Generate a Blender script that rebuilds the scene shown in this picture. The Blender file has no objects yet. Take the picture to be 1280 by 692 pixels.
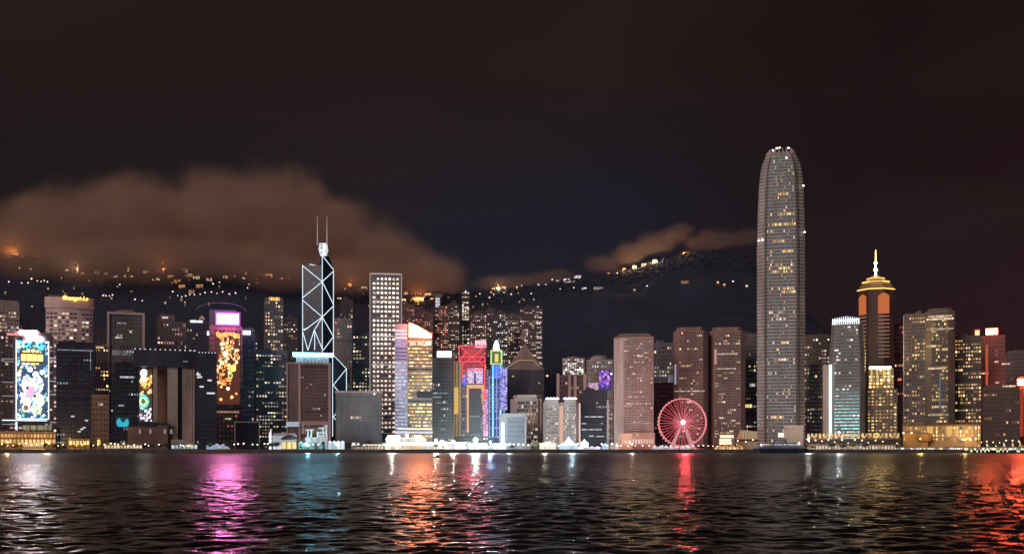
import bpy, math, random
import numpy as np
from mathutils import Vector

sc = bpy.context.scene
COL = sc.collection
random.seed(7)
rng = np.random.default_rng(7)

# ------------------------------------------------------------------ camera
F, H, HZ = 1285.0, 6.0, 560.0            # focal length in photo pixels, eye height, horizon row
cam_d = bpy.data.cameras.new('camera')
cam = bpy.data.objects.new('camera', cam_d)
COL.objects.link(cam)
cam.location = (0, 0, H)
cam.rotation_euler = (math.radians(90), 0, 0)
cam_d.sensor_width = 36.0
cam_d.lens = F / 1280.0 * 36.0
cam_d.shift_y = (HZ - 346.0) / 1280.0
cam_d.clip_start = 0.5
cam_d.clip_end = 40000
sc.camera = cam

# ------------------------------------------------------------------ view / render settings
sc.view_settings.view_transform = 'Standard'
sc.view_settings.look = 'None'
sc.view_settings.exposure = 0.0
sc.view_settings.gamma = 1.0
sc.cycles.use_denoising = True
sc.cycles.max_bounces = 5
sc.cycles.diffuse_bounces = 1
sc.cycles.glossy_bounces = 3
sc.cycles.volume_bounces = 0
sc.cycles.transparent_max_bounces = 6
sc.cycles.sample_clamp_indirect = 0.0
sc.cycles.caustics_reflective = False
sc.cycles.volume_step_rate = 0.5
sc.cycles.volume_max_steps = 160

# ------------------------------------------------------------------ glow of the city in the night air (dim, wide, warm)
SUN_EL, SUN_AZ = math.radians(24), math.radians(-38)   # from behind and left of the viewer
sun_d = bpy.data.lights.new('night_glow', 'SUN')
sun_d.energy = 1.5
sun_d.angle = math.radians(25)
sun_d.color = (1.0, 0.80, 0.72)
sun = bpy.data.objects.new('night_glow', sun_d)
COL.objects.link(sun)
_dir = Vector((-math.sin(-SUN_AZ) * math.cos(SUN_EL), -math.cos(SUN_AZ) * math.cos(SUN_EL), math.sin(SUN_EL)))
sun.rotation_euler = _dir.to_track_quat('Z', 'Y').to_euler()


def nt_new(tree):
    tree.nodes.clear()
    def N(t, **kw):
        n = tree.nodes.new(t)
        for k, v in kw.items():
            if k.startswith('i_'):
                n.inputs[k[2:]].default_value = v
            else:
                setattr(n, k, v)
        return n
    L = tree.links.new
    def M(op, a, b=None, c=None, clamp=False):
        n = tree.nodes.new('ShaderNodeMath')
        n.operation = op
        n.use_clamp = clamp
        for i, x in enumerate((a, b, c)):
            if x is None:
                continue
            if isinstance(x, (int, float)):
                n.inputs[i].default_value = x
            else:
                L(x, n.inputs[i])
        return n.outputs[0]
    return N, L, M


world = bpy.data.worlds.new('World')
sc.world = world
world.use_nodes = True
N, L, M = nt_new(world.node_tree)


def mixc(tree, fac, a, b, blend='MIX'):
    n = tree.nodes.new('ShaderNodeMix')
    n.data_type = 'RGBA'
    n.blend_type = blend
    for s, x in ((n.inputs[0], fac), (n.inputs[6], a), (n.inputs[7], b)):
        if isinstance(x, (int, float)):
            s.default_value = x
        elif isinstance(x, tuple):
            s.default_value = (*x, 1) if len(x) == 3 else x
        else:
            tree.links.new(x, s)
    return n.outputs[2]


wt = world.node_tree
tc = N('ShaderNodeTexCoord')
sep = N('ShaderNodeSeparateXYZ')
L(tc.outputs['Generated'], sep.inputs[0])
az = M('ARCTAN2', sep.outputs[0], sep.outputs[1])
hyp = M('SQRT', M('ADD', M('MULTIPLY', sep.outputs[0], sep.outputs[0]), M('MULTIPLY', sep.outputs[1], sep.outputs[1])))
el = M('ARCTAN2', sep.outputs[2], hyp)
ramp = N('ShaderNodeValToRGB')
mr = M('DIVIDE', el, 0.42, clamp=True)
L(mr, ramp.inputs[0])
cr = ramp.color_ramp
cr.elements[0].position = 0.0
cr.elements[0].color = (0.013, 0.0085, 0.011, 1)
cr.elements[1].position = 1.0
cr.elements[1].color = (0.0150, 0.0078, 0.0048, 1)
for p, c in ((0.30, (0.010, 0.0072, 0.0090)), (0.50, (0.0105, 0.0064, 0.0058)), (0.72, (0.0140, 0.0076, 0.0052))):
    e = cr.elements.new(p)
    e.color = (*c, 1)
skyc = ramp.outputs[0]
# blue clear patch between the cloud banks
gx = M('DIVIDE', M('SUBTRACT', az, 0.0), 0.26)
gy = M('DIVIDE', M('SUBTRACT', el, 0.205), 0.085)
g = M('EXPONENT', M('MULTIPLY', M('ADD', M('MULTIPLY', gx, gx), M('MULTIPLY', gy, gy)), -1.0))
skyc = mixc(wt, M('MULTIPLY', g, 0.9), skyc, (0.0098, 0.0100, 0.0175))
# darker and browner to the right, red near the roofs there
rside = M('MULTIPLY', M('SUBTRACT', az, 0.10), 3.4, clamp=True)
skyc = mixc(wt, M('MULTIPLY', rside, 0.9), skyc, (0.0068, 0.0028, 0.0016))
rx = M('MULTIPLY', M('SMOOTH_MIN', M('MAXIMUM', M('DIVIDE', M('SUBTRACT', az, 0.16), 0.30), 0.0), 1.0, 0.05),
       M('EXPONENT', M('MULTIPLY', M('MAXIMUM', el, 0.0), -5.0)))
skyc = mixc(wt, M('MULTIPLY', rx, 0.85, clamp=True), skyc, (0.0340, 0.0065, 0.0042))
# high thin overcast, lit brown from below
mp = N('ShaderNodeMapping')
mp.inputs['Scale'].default_value = (2.2, 2.2, 6.5)
L(tc.outputs['Generated'], mp.inputs[0])
nz = N('ShaderNodeTexNoise', i_Scale=1.6, i_Detail=4.0, i_Roughness=0.5)
L(mp.outputs[0], nz.inputs['Vector'])
cl = M('MULTIPLY', M('SUBTRACT', nz.outputs[0], 0.47, clamp=True), M('MULTIPLY', M('SUBTRACT', el, 0.12, clamp=True), 9.0, clamp=True))
skyc = mixc(wt, M('MULTIPLY', cl, 3.2, clamp=True), skyc, (0.0200, 0.0110, 0.0085))
sky = N('ShaderNodeTexSky')
sky.sky_type = 'NISHITA'
sky.sun_disc = False
sky.sun_elevation = math.radians(-5)
sky.sun_rotation = SUN_AZ + math.pi
bg0 = N('ShaderNodeBackground', i_Strength=0.0015)
L(sky.outputs[0], bg0.inputs[0])
bg1 = N('ShaderNodeBackground', i_Strength=1.0)
L(skyc, bg1.inputs[0])
add = N('ShaderNodeAddShader')
L(bg0.outputs[0], add.inputs[0])
L(bg1.outputs[0], add.inputs[1])
out = N('ShaderNodeOutputWorld')
L(add.outputs[0], out.inputs[0])

# ------------------------------------------------------------------ materials
MATS = {}


def wall_mat(rgb, rough=0.7, var=0.25, scale=0.05, metal=0.0):
    key = ('wall', rgb, rough, var, metal)
    if key in MATS:
        return MATS[key]
    m = bpy.data.materials.new('facade')
    m.use_nodes = True
    N, L, M = nt_new(m.node_tree)
    tc = N('ShaderNodeTexCoord')
    mp = N('ShaderNodeMapping')
    mp.inputs['Scale'].default_value = (scale, scale, scale * 0.25)
    L(tc.outputs['Object'], mp.inputs[0])
    n1 = N('ShaderNodeTexNoise', i_Scale=1.0, i_Detail=6.0, i_Roughness=0.65)
    L(mp.outputs[0], n1.inputs['Vector'])
    d = tuple(c * (1 - var * 1.6) for c in rgb)
    b = tuple(min(1, c * (1 + var * 1.3)) for c in rgb)
    rp = N('ShaderNodeValToRGB')
    rp.color_ramp.elements[0].position = 0.3
    rp.color_ramp.elements[0].color = (*d, 1)
    rp.color_ramp.elements[1].position = 0.7
    rp.color_ramp.elements[1].color = (*b, 1)
    L(n1.outputs[0], rp.inputs[0])
    p = N('ShaderNodeBsdfPrincipled', i_Roughness=rough, i_Metallic=metal)
    L(rp.outputs[0], p.inputs['Base Color'])
    o = N('ShaderNodeOutputMaterial')
    L(p.outputs[0], o.inputs[0])
    MATS[key] = m
    return m


def lit_mat():
    """glass whose light from inside is set pane by pane"""
    if 'lit' in MATS:
        return MATS['lit']
    m = bpy.data.materials.new('lit_glass')
    m.use_nodes = True
    N, L, M = nt_new(m.node_tree)
    a = N('ShaderNodeAttribute', attribute_name='lit')
    p = N('ShaderNodeBsdfPrincipled', i_Roughness=0.25)
    p.inputs['Base Color'].default_value = (0.03, 0.032, 0.04, 1)
    p.inputs['Emission Strength'].default_value = 1.0
    L(a.outputs['Color'], p.inputs['Emission Color'])
    o = N('ShaderNodeOutputMaterial')
    L(p.outputs[0], o.inputs[0])
    m.cycles.emission_sampling = 'NONE'
    MATS['lit'] = m
    return m


def glow(rgb, s, sample=False):
    key = ('glow', rgb, s, sample)
    if key in MATS:
        return MATS[key]
    m = bpy.data.materials.new('lamp_light')
    m.use_nodes = True
    N, L, M = nt_new(m.node_tree)
    e = N('ShaderNodeEmission', i_Strength=s)
    e.inputs[0].default_value = (*rgb, 1)
    o = N('ShaderNodeOutputMaterial')
    L(e.outputs[0], o.inputs[0])
    m.cycles.emission_sampling = 'FRONT_BACK' if sample else 'NONE'
    MATS[key] = m
    return m


# ------------------------------------------------------------------ mesh helpers
class MB:
    def __init__(s):
        s.v, s.f, s.c = [], [], []

    def quad(s, a, b, c, d, col=None):
        i = len(s.v)
        s.v += [a, b, c, d]
        s.f.append((i, i + 1, i + 2, i + 3))
        s.c.append(col or (0, 0, 0))
        return s

    def box(s, x0, x1, y0, y1, z0, z1, col=None):
        i = len(s.v)
        s.v += [(x0, y0, z0), (x1, y0, z0), (x1, y1, z0), (x0, y1, z0), (x0, y0, z1), (x1, y0, z1), (x1, y1, z1), (x0, y1, z1)]
        for q in ((0, 1, 5, 4), (1, 2, 6, 5), (2, 3, 7, 6), (3, 0, 4, 7), (4, 5, 6, 7), (3, 2, 1, 0)):
            s.f.append(tuple(i + k for k in q))
            s.c.append(col or (0, 0, 0))
        return s

    def loft(s, rings, cap=True, col=None):
        n = len(rings[0])
        i = len(s.v)
        for r in rings:
            s.v += [tuple(p) for p in r]
        for k in range(len(rings) - 1):
            for j in range(n):
                a = i + k * n + j
                b = i + k * n + (j + 1) % n
                s.f.append((a, b, b + n, a + n))
                s.c.append(col or (0, 0, 0))
        if cap:
            s.f.append(tuple(i + (len(rings) - 1) * n + j for j in range(n)))
            s.f.append(tuple(i + j for j in reversed(range(n))))
            s.c += [col or (0, 0, 0)] * 2
        return s

    def prism(s, poly, z0, z1, col=None):
        return s.loft([[(x, y, z0) for x, y in poly], [(x, y, z1) for x, y in poly]], col=col)

    def tube(s, p, q, r, n=6, r2=None, col=None):
        p, q = Vector(p), Vector(q)
        d = (q - p).normalized()
        u = d.cross(Vector((0, 0, 1)) if abs(d.z) < 0.9 else Vector((1, 0, 0))).normalized()
        w = d.cross(u)
        r2 = r if r2 is None else r2
        R = []
        for c, rr in ((p, r), (q, r2)):
            R.append([tuple(c + (u * math.cos(t) + w * math.sin(t)) * rr) for t in (2 * math.pi * k / n for k in range(n))])
        return s.loft(R, col=col)

    def lathe(s, prof, n=12, cx=0, cy=0, sx=1, sy=1):
        return s.loft([[(cx + r * sx * math.cos(2 * math.pi * k / n), cy + r * sy * math.sin(2 * math.pi * k / n), z) for k in range(n)] for r, z in prof])

    def mesh(s, name, mat, attr=False, smooth=False):
        me = bpy.data.meshes.new(name)
        me.from_pydata(s.v, [], s.f)
        if mat is not None:
            me.materials.append(mat)
        if attr:
            a = me.attributes.new('lit', 'FLOAT_COLOR', 'FACE')
            arr = np.ones((len(s.f), 4), np.float32)
            arr[:, :3] = np.array(s.c, np.float32).reshape(-1, 3)
            a.data.foreach_set('color', arr.ravel())
        if smooth:
            me.polygons.foreach_set('use_smooth', [True] * len(me.polygons))
        me.update()
        return me

    def build(s, name, mat, parent=None, attr=False, smooth=False, loc=None):
        o = bpy.data.objects.new(name, s.mesh(name, mat, attr, smooth))
        COL.objects.link(o)
        if parent is not None:
            o.parent = parent
        if loc is not None:
            o.location = loc
        return o


LABELS = set()


def tag(o, label, cat, group=None):
    base = label
    k = 0
    alts = (' nearer its left end', ' nearer its right end', ' a step further left', ' a step further right')
    while label in LABELS and k < len(alts):
        label = base + alts[k]
        k += 1
    LABELS.add(label)
    o['label'] = label
    o['category'] = cat
    if group:
        o['group'] = group
    return o


def thing(name, label, cat, loc, rz=0.0, group=None):
    o = bpy.data.objects.new(name, None)
    o.empty_display_size = 2
    COL.objects.link(o)
    o.location = loc
    o.rotation_euler = (0, 0, rz)
    return tag(o, label, cat, group)


def struct(o, kind='structure'):
    o['kind'] = kind
    return o


def dup(root, loc, label, rz=0.0, scale=1.0, group=None):
    r = root.copy()
    COL.objects.link(r)
    r.location = loc
    r.rotation_euler = (0, 0, rz)
    r.scale = (scale,) * 3 if isinstance(scale, (int, float)) else scale
    tag(r, label, root['category'], group or root.get('group'))
    for ch in list(root.children):
        c = ch.copy()
        COL.objects.link(c)
        c.parent = r
        for g in ch.children:
            d = g.copy()
            COL.objects.link(d)
            d.parent = c
    return r


def X(px, Y):
    return (px - 640.0) * Y / F


def Z(py, Y):
    return H + (HZ - py) * Y / F


GZ = 4.0           # level of the reclaimed shore
SHORE = 1300.0

# ------------------------------------------------------------------ terrain
RPX = [-900, -400, -100, 0, 60, 120, 200, 260, 320, 400, 460, 520, 570, 620, 680, 740, 790, 830, 860, 890, 930, 980, 1040, 1120, 1200, 1300, 1500, 2000]
RPY = [400, 360, 330, 318, 322, 332, 338, 340, 344, 356, 360, 366, 368, 362, 356, 346, 338, 324, 313, 312, 321, 372, 425, 445, 455, 462, 470, 480]
YR = 3000.0


def wavenoise(x, y, seed, lo, hi, n=14):
    r = np.random.default_rng(seed)
    t = np.zeros(np.broadcast(x, y).shape)
    for _ in range(n):
        lam = math.exp(r.uniform(math.log(lo), math.log(hi)))
        a = r.uniform(0, 2 * math.pi)
        t = t + np.sin((x * math.cos(a) + y * math.sin(a)) * 2 * math.pi / lam + r.uniform(0, 7)) * (lam / hi) ** 0.7
    return t / math.sqrt(n / 2)


def terrain_h(x, y):
    x = np.asarray(x, float)
    y = np.asarray(y, float)
    px = x * F / YR + 640
    zr = H + (HZ - np.interp(px, RPX, RPY)) * YR / F
    t = (y - 1790.0) / (YR - 1790.0)
    g = np.where(t < 1, np.clip(t, 0, 1) ** 1.25, np.clip(1 - 0.55 * (t - 1), 0, 1))
    nz_ = wavenoise(x, y, 3, 120, 900) * 34 * np.clip(t * 1.5, 0, 1) * np.clip(np.abs(t - 1) * 2.2 + 0.12, 0, 1)
    nz2 = wavenoise(x, y, 5, 14, 70, 20) * 2.6 * np.clip(t * 3, 0, 1)
    return 3.0 + (zr - 3.0) * g + nz_ + nz2


def hit(px, py):
    """first point of the hillside seen at this place of the photograph, else the ridge"""
    ys = np.arange(1830, 3010, 4.0)
    xs = (px - 640.0) * ys / F
    zs = H + (HZ - py) * ys / F
    h = terrain_h(xs, ys)
    k = np.nonzero(h >= zs)[0]
    i = k[0] if len(k) else len(ys) - 1
    return float(xs[i]), float(ys[i]), float(h[i])


def rock_mat(name, c0, c1, scale):
    m = bpy.data.materials.new(name)
    m.use_nodes = True
    N, L, M = nt_new(m.node_tree)
    tc = N('ShaderNodeTexCoord')
    n1 = N('ShaderNodeTexNoise', i_Scale=scale, i_Detail=8.0, i_Roughness=0.7)
    L(tc.outputs['Object'], n1.inputs['Vector'])
    rp = N('ShaderNodeValToRGB')
    rp.color_ramp.elements[0].position = 0.35
    rp.color_ramp.elements[0].color = (*c0, 1)
    rp.color_ramp.elements[1].position = 0.65
    rp.color_ramp.elements[1].color = (*c1, 1)
    L(n1.outputs[0], rp.inputs[0])
    p = N('ShaderNodeBsdfPrincipled', i_Roughness=0.9)
    L(rp.outputs[0], p.inputs['Base Color'])
    o = N('ShaderNodeOutputMaterial')
    L(p.outputs[0], o.inputs[0])
    return m


def grid_mesh(name, xs, ys, zfun, mat, smooth=True):
    gx, gy = np.meshgrid(xs, ys)
    gz = zfun(gx, gy)
    nx, ny = len(xs), len(ys)
    co = np.stack([gx, gy, gz], -1).reshape(-1, 3).astype(np.float32)
    idx = np.arange(nx * ny).reshape(ny, nx)
    q = np.stack([idx[:-1, :-1], idx[:-1, 1:], idx[1:, 1:], idx[1:, :-1]], -1).reshape(-1, 4).astype(np.int32)
    me = bpy.data.meshes.new(name)
    me.vertices.add(len(co))
    me.vertices.foreach_set('co', co.ravel())
    me.loops.add(q.size)
    me.loops.foreach_set('vertex_index', q.ravel())
    me.polygons.add(len(q))
    me.polygons.foreach_set('loop_start', np.arange(0, q.size, 4, dtype=np.int32))
    me.polygons.foreach_set('loop_total', np.full(len(q), 4, np.int32))
    if smooth:
        me.polygons.foreach_set('use_smooth', np.ones(len(q), bool))
    me.materials.append(mat)
    me.update(calc_edges=True)
    me.validate()
    o = bpy.data.objects.new(name, me)
    COL.objects.link(o)
    return o


hill_m = rock_mat('hill_woods', (0.013, 0.018, 0.036), (0.021, 0.028, 0.052), 0.012)
hills = struct(grid_mesh('hills', np.arange(-3600, 3601, 14.0), np.concatenate([np.arange(1760, 3300, 12.0), np.arange(3300, 5200, 60.0)]), terrain_h, hill_m))

# woods on the slopes: one mass of rough crowns
def forest():
    b_v, b_f = [], []
    base = [(0, 0, 1), (1, 0, .15), (.3, .95, .1), (-.8, .6, .2), (-.8, -.6, .05), (.3, -.95, .2), (0, 0, -.4)]
    fs = [(0, 1, 2), (0, 2, 3), (0, 3, 4), (0, 4, 5), (0, 5, 1), (6, 2, 1), (6, 3, 2), (6, 4, 3), (6, 5, 4), (6, 1, 5)]
    r = np.random.default_rng(11)
    n = 15000
    xs = r.uniform(-1750, 1750, n)
    ys = np.where(r.random(n) < 0.6, r.uniform(2880, 3020, n), r.uniform(1840, 3000, n))
    hs = terrain_h(xs, ys)
    for x, y, h in zip(xs, ys, hs):
        s = r.uniform(3, 6) if y > 2860 else r.uniform(2, 3.4)
        a = r.uniform(0, 6.28)
        i = len(b_v)
        for (px_, py_, pz_) in base:
            k = r.uniform(.75, 1.25)
            b_v.append((x + (px_ * math.cos(a) - py_ * math.sin(a)) * s * k, y + (px_ * math.sin(a) + py_ * math.cos(a)) * s * k, h + 0.5 + pz_ * s * .8 * k * r.uniform(.8, 1.3)))
        b_f += [tuple(i + k for k in q) for q in fs]
    me = bpy.data.meshes.new('forest')
    me.from_pydata(b_v, [], b_f)
    me.materials.append(rock_mat('forest_leaves', (0.013, 0.018, 0.036), (0.023, 0.030, 0.054), 0.03))
    o = bpy.data.objects.new('forest', me)
    COL.objects.link(o)
    me.polygons.foreach_set('use_smooth', [True] * len(me.polygons))
    struct(o, 'stuff')
    o['label'] = 'dark woods covering the hillsides behind the city'
forest()

# ------------------------------------------------------------------ land and sea wall
land_m = rock_mat('paving', (0.06, 0.058, 0.055), (0.12, 0.11, 0.10), 0.06)
mb = MB()
mb.box(-3600, 3600, SHORE + 1.5, 1850, -3, GZ - 0.4)
struct(mb.build('city_ground', rock_mat('asphalt', (0.035, 0.035, 0.036), (0.065, 0.063, 0.06), 0.05)))
mb = MB()
mb.box(-3600, 3600, SHORE + 1.2, SHORE + 46, -2.5, GZ)
struct(mb.build('promenade', land_m))
mb = MB()
mb.box(-3600, 3600, SHORE, SHORE + 1.2, -3, GZ + 0.9)
for k in range(-60, 61):
    mb.box(k * 24 - 0.8, k * 24 + 0.8, SHORE - 0.9, SHORE - 0.002, -3, GZ + 0.2)
struct(mb.build('sea_wall', rock_mat('wall_stone', (0.05, 0.045, 0.04), (0.13, 0.115, 0.10), 0.15)))

# ------------------------------------------------------------------ water
def water_mat():
    m = bpy.data.materials.new('harbour_water')
    m.use_nodes = True
    N, L, M = nt_new(m.node_tree)
    tc = N('ShaderNodeTexCoord')
    mp = N('ShaderNodeMapping')
    mp.inputs['Scale'].default_value = (0.55, 1.0, 1.0)
    L(tc.outputs['Object'], mp.inputs[0])
    n1 = N('ShaderNodeTexNoise', i_Scale=2.2, i_Detail=5.0, i_Roughness=0.55)
    L(mp.outputs[0], n1.inputs['Vector'])
    n2 = N('ShaderNodeTexNoise', i_Scale=0.35, i_Detail=3.0, i_Roughness=0.5)
    L(mp.outputs[0], n2.inputs['Vector'])
    hgt = M('ADD', M('MULTIPLY', n1.outputs[0], 0.085), M('MULTIPLY', n2.outputs[0], 0.24))
    b = N('ShaderNodeBump', i_Strength=0.8, i_Distance=1.0)
    L(hgt, b.inputs['Height'])
    p = N('ShaderNodeBsdfPrincipled', i_Roughness=0.12, i_IOR=1.33)
    # the open harbour is choppier than the lee of this shore
    sp = N('ShaderNodeSeparateXYZ')
    L(tc.outputs['Object'], sp.inputs[0])
    L(M('ADD', 0.12, M('MULTIPLY', M('DIVIDE', M('SUBTRACT', sp.outputs[1], 80.0), 420.0, clamp=True), 0.20)), p.inputs['Roughness'])
    p.inputs['Base Color'].default_value = (0.006, 0.007, 0.008, 1)
    L(b.outputs[0], p.inputs['Normal'])
    o = N('ShaderNodeOutputMaterial')
    L(p.outputs[0], o.inputs[0])
    return m


def water():
    # waves: a rectangular sheet, finer near the middle and near this shore
    def axis(lo, d0, grow, hi):
        v, p, d = [lo], lo, d0
        while p < hi:
            p += d
            d *= grow
            v.append(p)
        return np.array(v)
    ys = np.concatenate([[-120.0, -40.0, 0.0], [20.0, 30.0, 38.0], axis(44.0, 0.16, 1.0045, SHORE + 0.6)])
    xp = axis(0.0, 0.28, 1.0062, 3600)
    xs = np.concatenate([-xp[:0:-1], xp])
    dx = np.gradient(xs)
    dy = np.gradient(ys)

    def zf(gx, gy):
        gdx, gdy = np.meshgrid(dx, dy)
        sp = np.maximum(gdx * 0.5, gdy)
        z = np.zeros(gx.shape)
        r = np.random.default_rng(21)
        for _ in range(46):
            lam = math.exp(r.uniform(math.log(.75), math.log(4.6)))
            a = math.radians(90 + r.normal(0, 30))
            amp = 0.0056 * lam ** 0.92
            fade = np.clip(lam / (sp * 3.0) - 0.6, 0, 1)
            ph = (gx * math.cos(a) + gy * math.sin(a)) * 2 * math.pi / lam + r.uniform(0, 7)
            z += amp * fade * (np.sin(ph) + 0.22 * np.sin(2 * ph + 1.2))
        return z
    return struct(grid_mesh('harbour_water', xs, ys, zf, water_mat()))


water()

# ------------------------------------------------------------------ building kit
PAL = {
    'warm': [(1.0, 0.72, 0.42), (1.0, 0.80, 0.58), (1.0, 0.62, 0.34), (0.95, 0.9, 0.85)],
    'gold': [(1.0, 0.66, 0.22), (1.0, 0.74, 0.34), (1.0, 0.55, 0.16)],
    'white': [(1.0, 0.93, 0.84), (0.9, 0.95, 1.0), (1.0, 0.86, 0.68)],
    'pink': [(1.0, 0.66, 0.55), (1.0, 0.76, 0.66), (1.0, 0.58, 0.45)],
    'cool': [(0.55, 0.8, 1.0), (0.8, 0.95, 1.0), (0.6, 0.75, 1.0)],
    'red': [(1.0, 0.42, 0.24), (1.0, 0.55, 0.33), (1.0, 0.34, 0.2)],
    'teal': [(0.55, 0.95, 0.92), (0.72, 0.95, 0.95), (0.5, 0.85, 0.9)],
}


def wcol(pal, s):
    c = random.choice(PAL[pal])
    k = 2.0 * s * random.lognormvariate(-0.30, 0.80)
    k = min(k, s * 5)
    return tuple(a * k * random.uniform(.88, 1.12) for a in c)


TURN = random.Random(2)


class B:
    """one building: an Empty at its base, its parts under it"""
    def __init__(s, name, label, px0, px1, top, Y, dep, wall=(0.3, 0.27, 0.26), cat='building', group=None, base=None, rough=0.6, rz=0.0):
        s.Y = Y
        s.x0, s.x1 = X(px0, Y), X(px1, Y)
        s.cx = (s.x0 + s.x1) / 2
        if rz == 0.0:
            rz = -math.atan2(s.cx, Y) + math.radians(TURN.uniform(-3.5, 3.5)) * (1 if px1 - px0 > 16 else 0)
        s.ca = math.cos(rz)
        s.w = (s.x1 - s.x0) * s.ca
        if base is None:
            base = GZ if Y < 1790 else float(terrain_h(s.cx, Y)) - 6
        s.base = base
        s.h = Z(top, Y) - base
        s.dep = dep
        s.root = thing(name, label, cat, (s.cx, Y, base), rz, group)
        gy_ = sum(wall) / 3
        s.wall = wall_mat(tuple(round(c * .78 + gy_ * .22, 4) for c in wall), rough)

    def lx(s, px):
        return (X(px, s.Y) - s.cx) * s.ca

    def lz(s, py):
        return Z(py, s.Y) - s.base

    def body(s, name='wall', fins=0, ledges=0, fd=0.5, ld=0.35, x0=None, x1=None, z0=0, z1=None, mat=None, y0=0.0, y1=None, finw=0.55, ledh=0.5):
        """walls with piers and floor ledges that stand proud of them"""
        x0 = -s.w / 2 if x0 is None else x0
        x1 = s.w / 2 if x1 is None else x1
        z1 = s.h if z1 is None else z1
        y1 = s.dep if y1 is None else y1
        m = MB()
        m.box(x0, x1, y0, y1, z0, z1)
        if fins:
            for k in range(fins + 1):
                x = x0 + (x1 - x0) * k / fins
                m.box(x - finw / 2, x + finw / 2, y0 - fd, y0 - 0.01, z0, z1 - 0.02)
            nd = max(2, int(round(fins * (y1 - y0) / (x1 - x0))))
            for k in range(nd + 1):
                y = y0 + (y1 - y0) * k / nd
                m.box(x0 - fd, x0 - 0.01, y - finw / 2, y + finw / 2, z0, z1 - 0.02)
                m.box(x1 + 0.01, x1 + fd, y - finw / 2, y + finw / 2, z0, z1 - 0.02)
        if ledges:
            for k in range(1, ledges + 1):
                z = z0 + (z1 - z0) * k / ledges
                e = ld
                m.box(x0 - e, x1 + e, y0 - e, y0 - 0.02, z - ledh, z - 0.004 * 1)
                m.box(x0 - e, x0 - 0.02, y0, y1, z - ledh, z - 0.004)
                m.box(x1 + 0.02, x1 + e, y0, y1, z - ledh, z - 0.004)
        return m.build(name, mat or s.wall, s.root)

    def glaze(s, nf, nb, lit=0.3, pal='warm', st=0.5, dim=0.012, x0=None, x1=None, z0=2.0, z1=None, wf=0.62, hf=0.55, indiv=24, y0=0.0, sides=True, runs=0.0, clump=0.55, y1=None, dimcol=(.85, .85, .95)):
        x0 = -s.w / 2 if x0 is None else x0
        x1 = s.w / 2 if x1 is None else x1
        z1 = s.h - 1.5 if z1 is None else z1
        y1 = s.dep if y1 is None else y1
        fw, fh = (x1 - x0) / nb, (z1 - z0) / nf
        lit = min(.95, lit * 1.3)
        cells = []
        floor_on = [random.random() < runs for _ in range(nf)]
        ph = random.uniform(0, 6)
        plant = {int(nf * random.uniform(.3, .6)), int(nf * random.uniform(.6, .97))} if nf > 22 else set()
        for j in range(nf):
            run = False
            for i in range(nb):
                p = lit
                if clump:
                    p = lit * (1 + clump * math.sin(i * 0.9 + ph) * math.sin(j * 0.45 + ph * 2))
                if i and random.random() < 0.45:
                    on = run
                else:
                    on = random.random() < p
                if floor_on[j] and random.random() < 0.85:
                    on = True
                if j in plant:
                    on = False
                run = on
                c = wcol(pal, st) if on else tuple(dim * (.12 if j in plant else random.uniform(.2, 1.9)) * d for d in dimcol)
                cells.append((i, j, on, c))
        litc = [k for k, c in enumerate(cells) if c[2]]
        random.shuffle(litc)
        single = set(sorted(litc, key=lambda k: -sum(cells[k][3]))[:indiv])
        g = MB()
        cache = {}
        for k, (i, j, on, c) in enumerate(cells):
            xc, zc = x0 + (i + .5) * fw, z0 + (j + .5) * fh
            a, b = fw * wf / 2 * random.uniform(.7, 1.12), fh * hf / 2 * random.uniform(.65, 1.1)
            if k in single:
                q = tuple(round(t / max(max(c), 1e-6) * 4) / 4 * max(0.3, round(max(c) * 3) / 3) for t in c)
                if q not in cache:
                    a, b = fw * wf / 2, fh * hf / 2
                    mm = MB()
                    mm.quad((-a, 0, -b), (a, 0, -b), (a, 0, b), (-a, 0, b), q)
                    cache[q] = mm.mesh('window', lit_mat(), True)
                o = bpy.data.objects.new('window', cache[q])
                COL.objects.link(o)
                o.parent = s.root
                o.location = (xc, y0 - 0.07, zc)
                o.scale = (random.uniform(.7, 1.15), 1, random.uniform(.65, 1.1))
            else:
                g.quad((xc - a, y0 - .07, zc - b), (xc + a, y0 - .07, zc - b), (xc + a, y0 - .07, zc + b), (xc - a, y0 - .07, zc + b), c)
        if sides:
            nd = max(2, int(round((y1 - y0) / fw)))
            fy = (y1 - y0) / nd
            for j in range(nf):
                for i in range(nd):
                    for sx, xx in ((-1, x0 - .07), (1, x1 + .07)):
                        on = random.random() < (lit * 0.8 + (0.5 if floor_on[j] else 0))
                        c = wcol(pal, st * .8) if on else tuple(dim * random.uniform(.2, 1.9) * d for d in dimcol)
                        yc, zc = y0 + (i + .5) * fy, z0 + (j + .5) * fh
                        a, b = fy * wf / 2, fh * hf / 2
                        P = [(xx, yc - a, zc - b), (xx, yc + a, zc - b), (xx, yc + a, zc + b), (xx, yc - a, zc + b)]
                        if sx < 0:
                            P.reverse()
                        g.quad(*P, c)
        if g.f:
            struct(g.build('glazing', lit_mat(), s.root, True), 'stuff')

    def strip(s, px0, px1, py, hh, rgb, st, name='lit_floor', y=-0.55, segs=0):
        """a lit run of windows along one floor"""
        a, b, z = s.lx(px0), s.lx(px1), s.lz(py)
        m = MB()
        if segs:
            w = (b - a) / segs
            for k in range(segs):
                q = st * random.uniform(.5, 1.3)
                m.box(a + w * k + w * .1, a + w * (k + 1) - w * .1, y, y + .5, z - hh / 2, z + hh / 2, tuple(c * q for c in rgb))
        else:
            m.box(a, b, y, y + .5, z - hh / 2, z + hh / 2, tuple(c * st for c in rgb))
        return m.build(name, lit_mat(), s.root, True)

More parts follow.
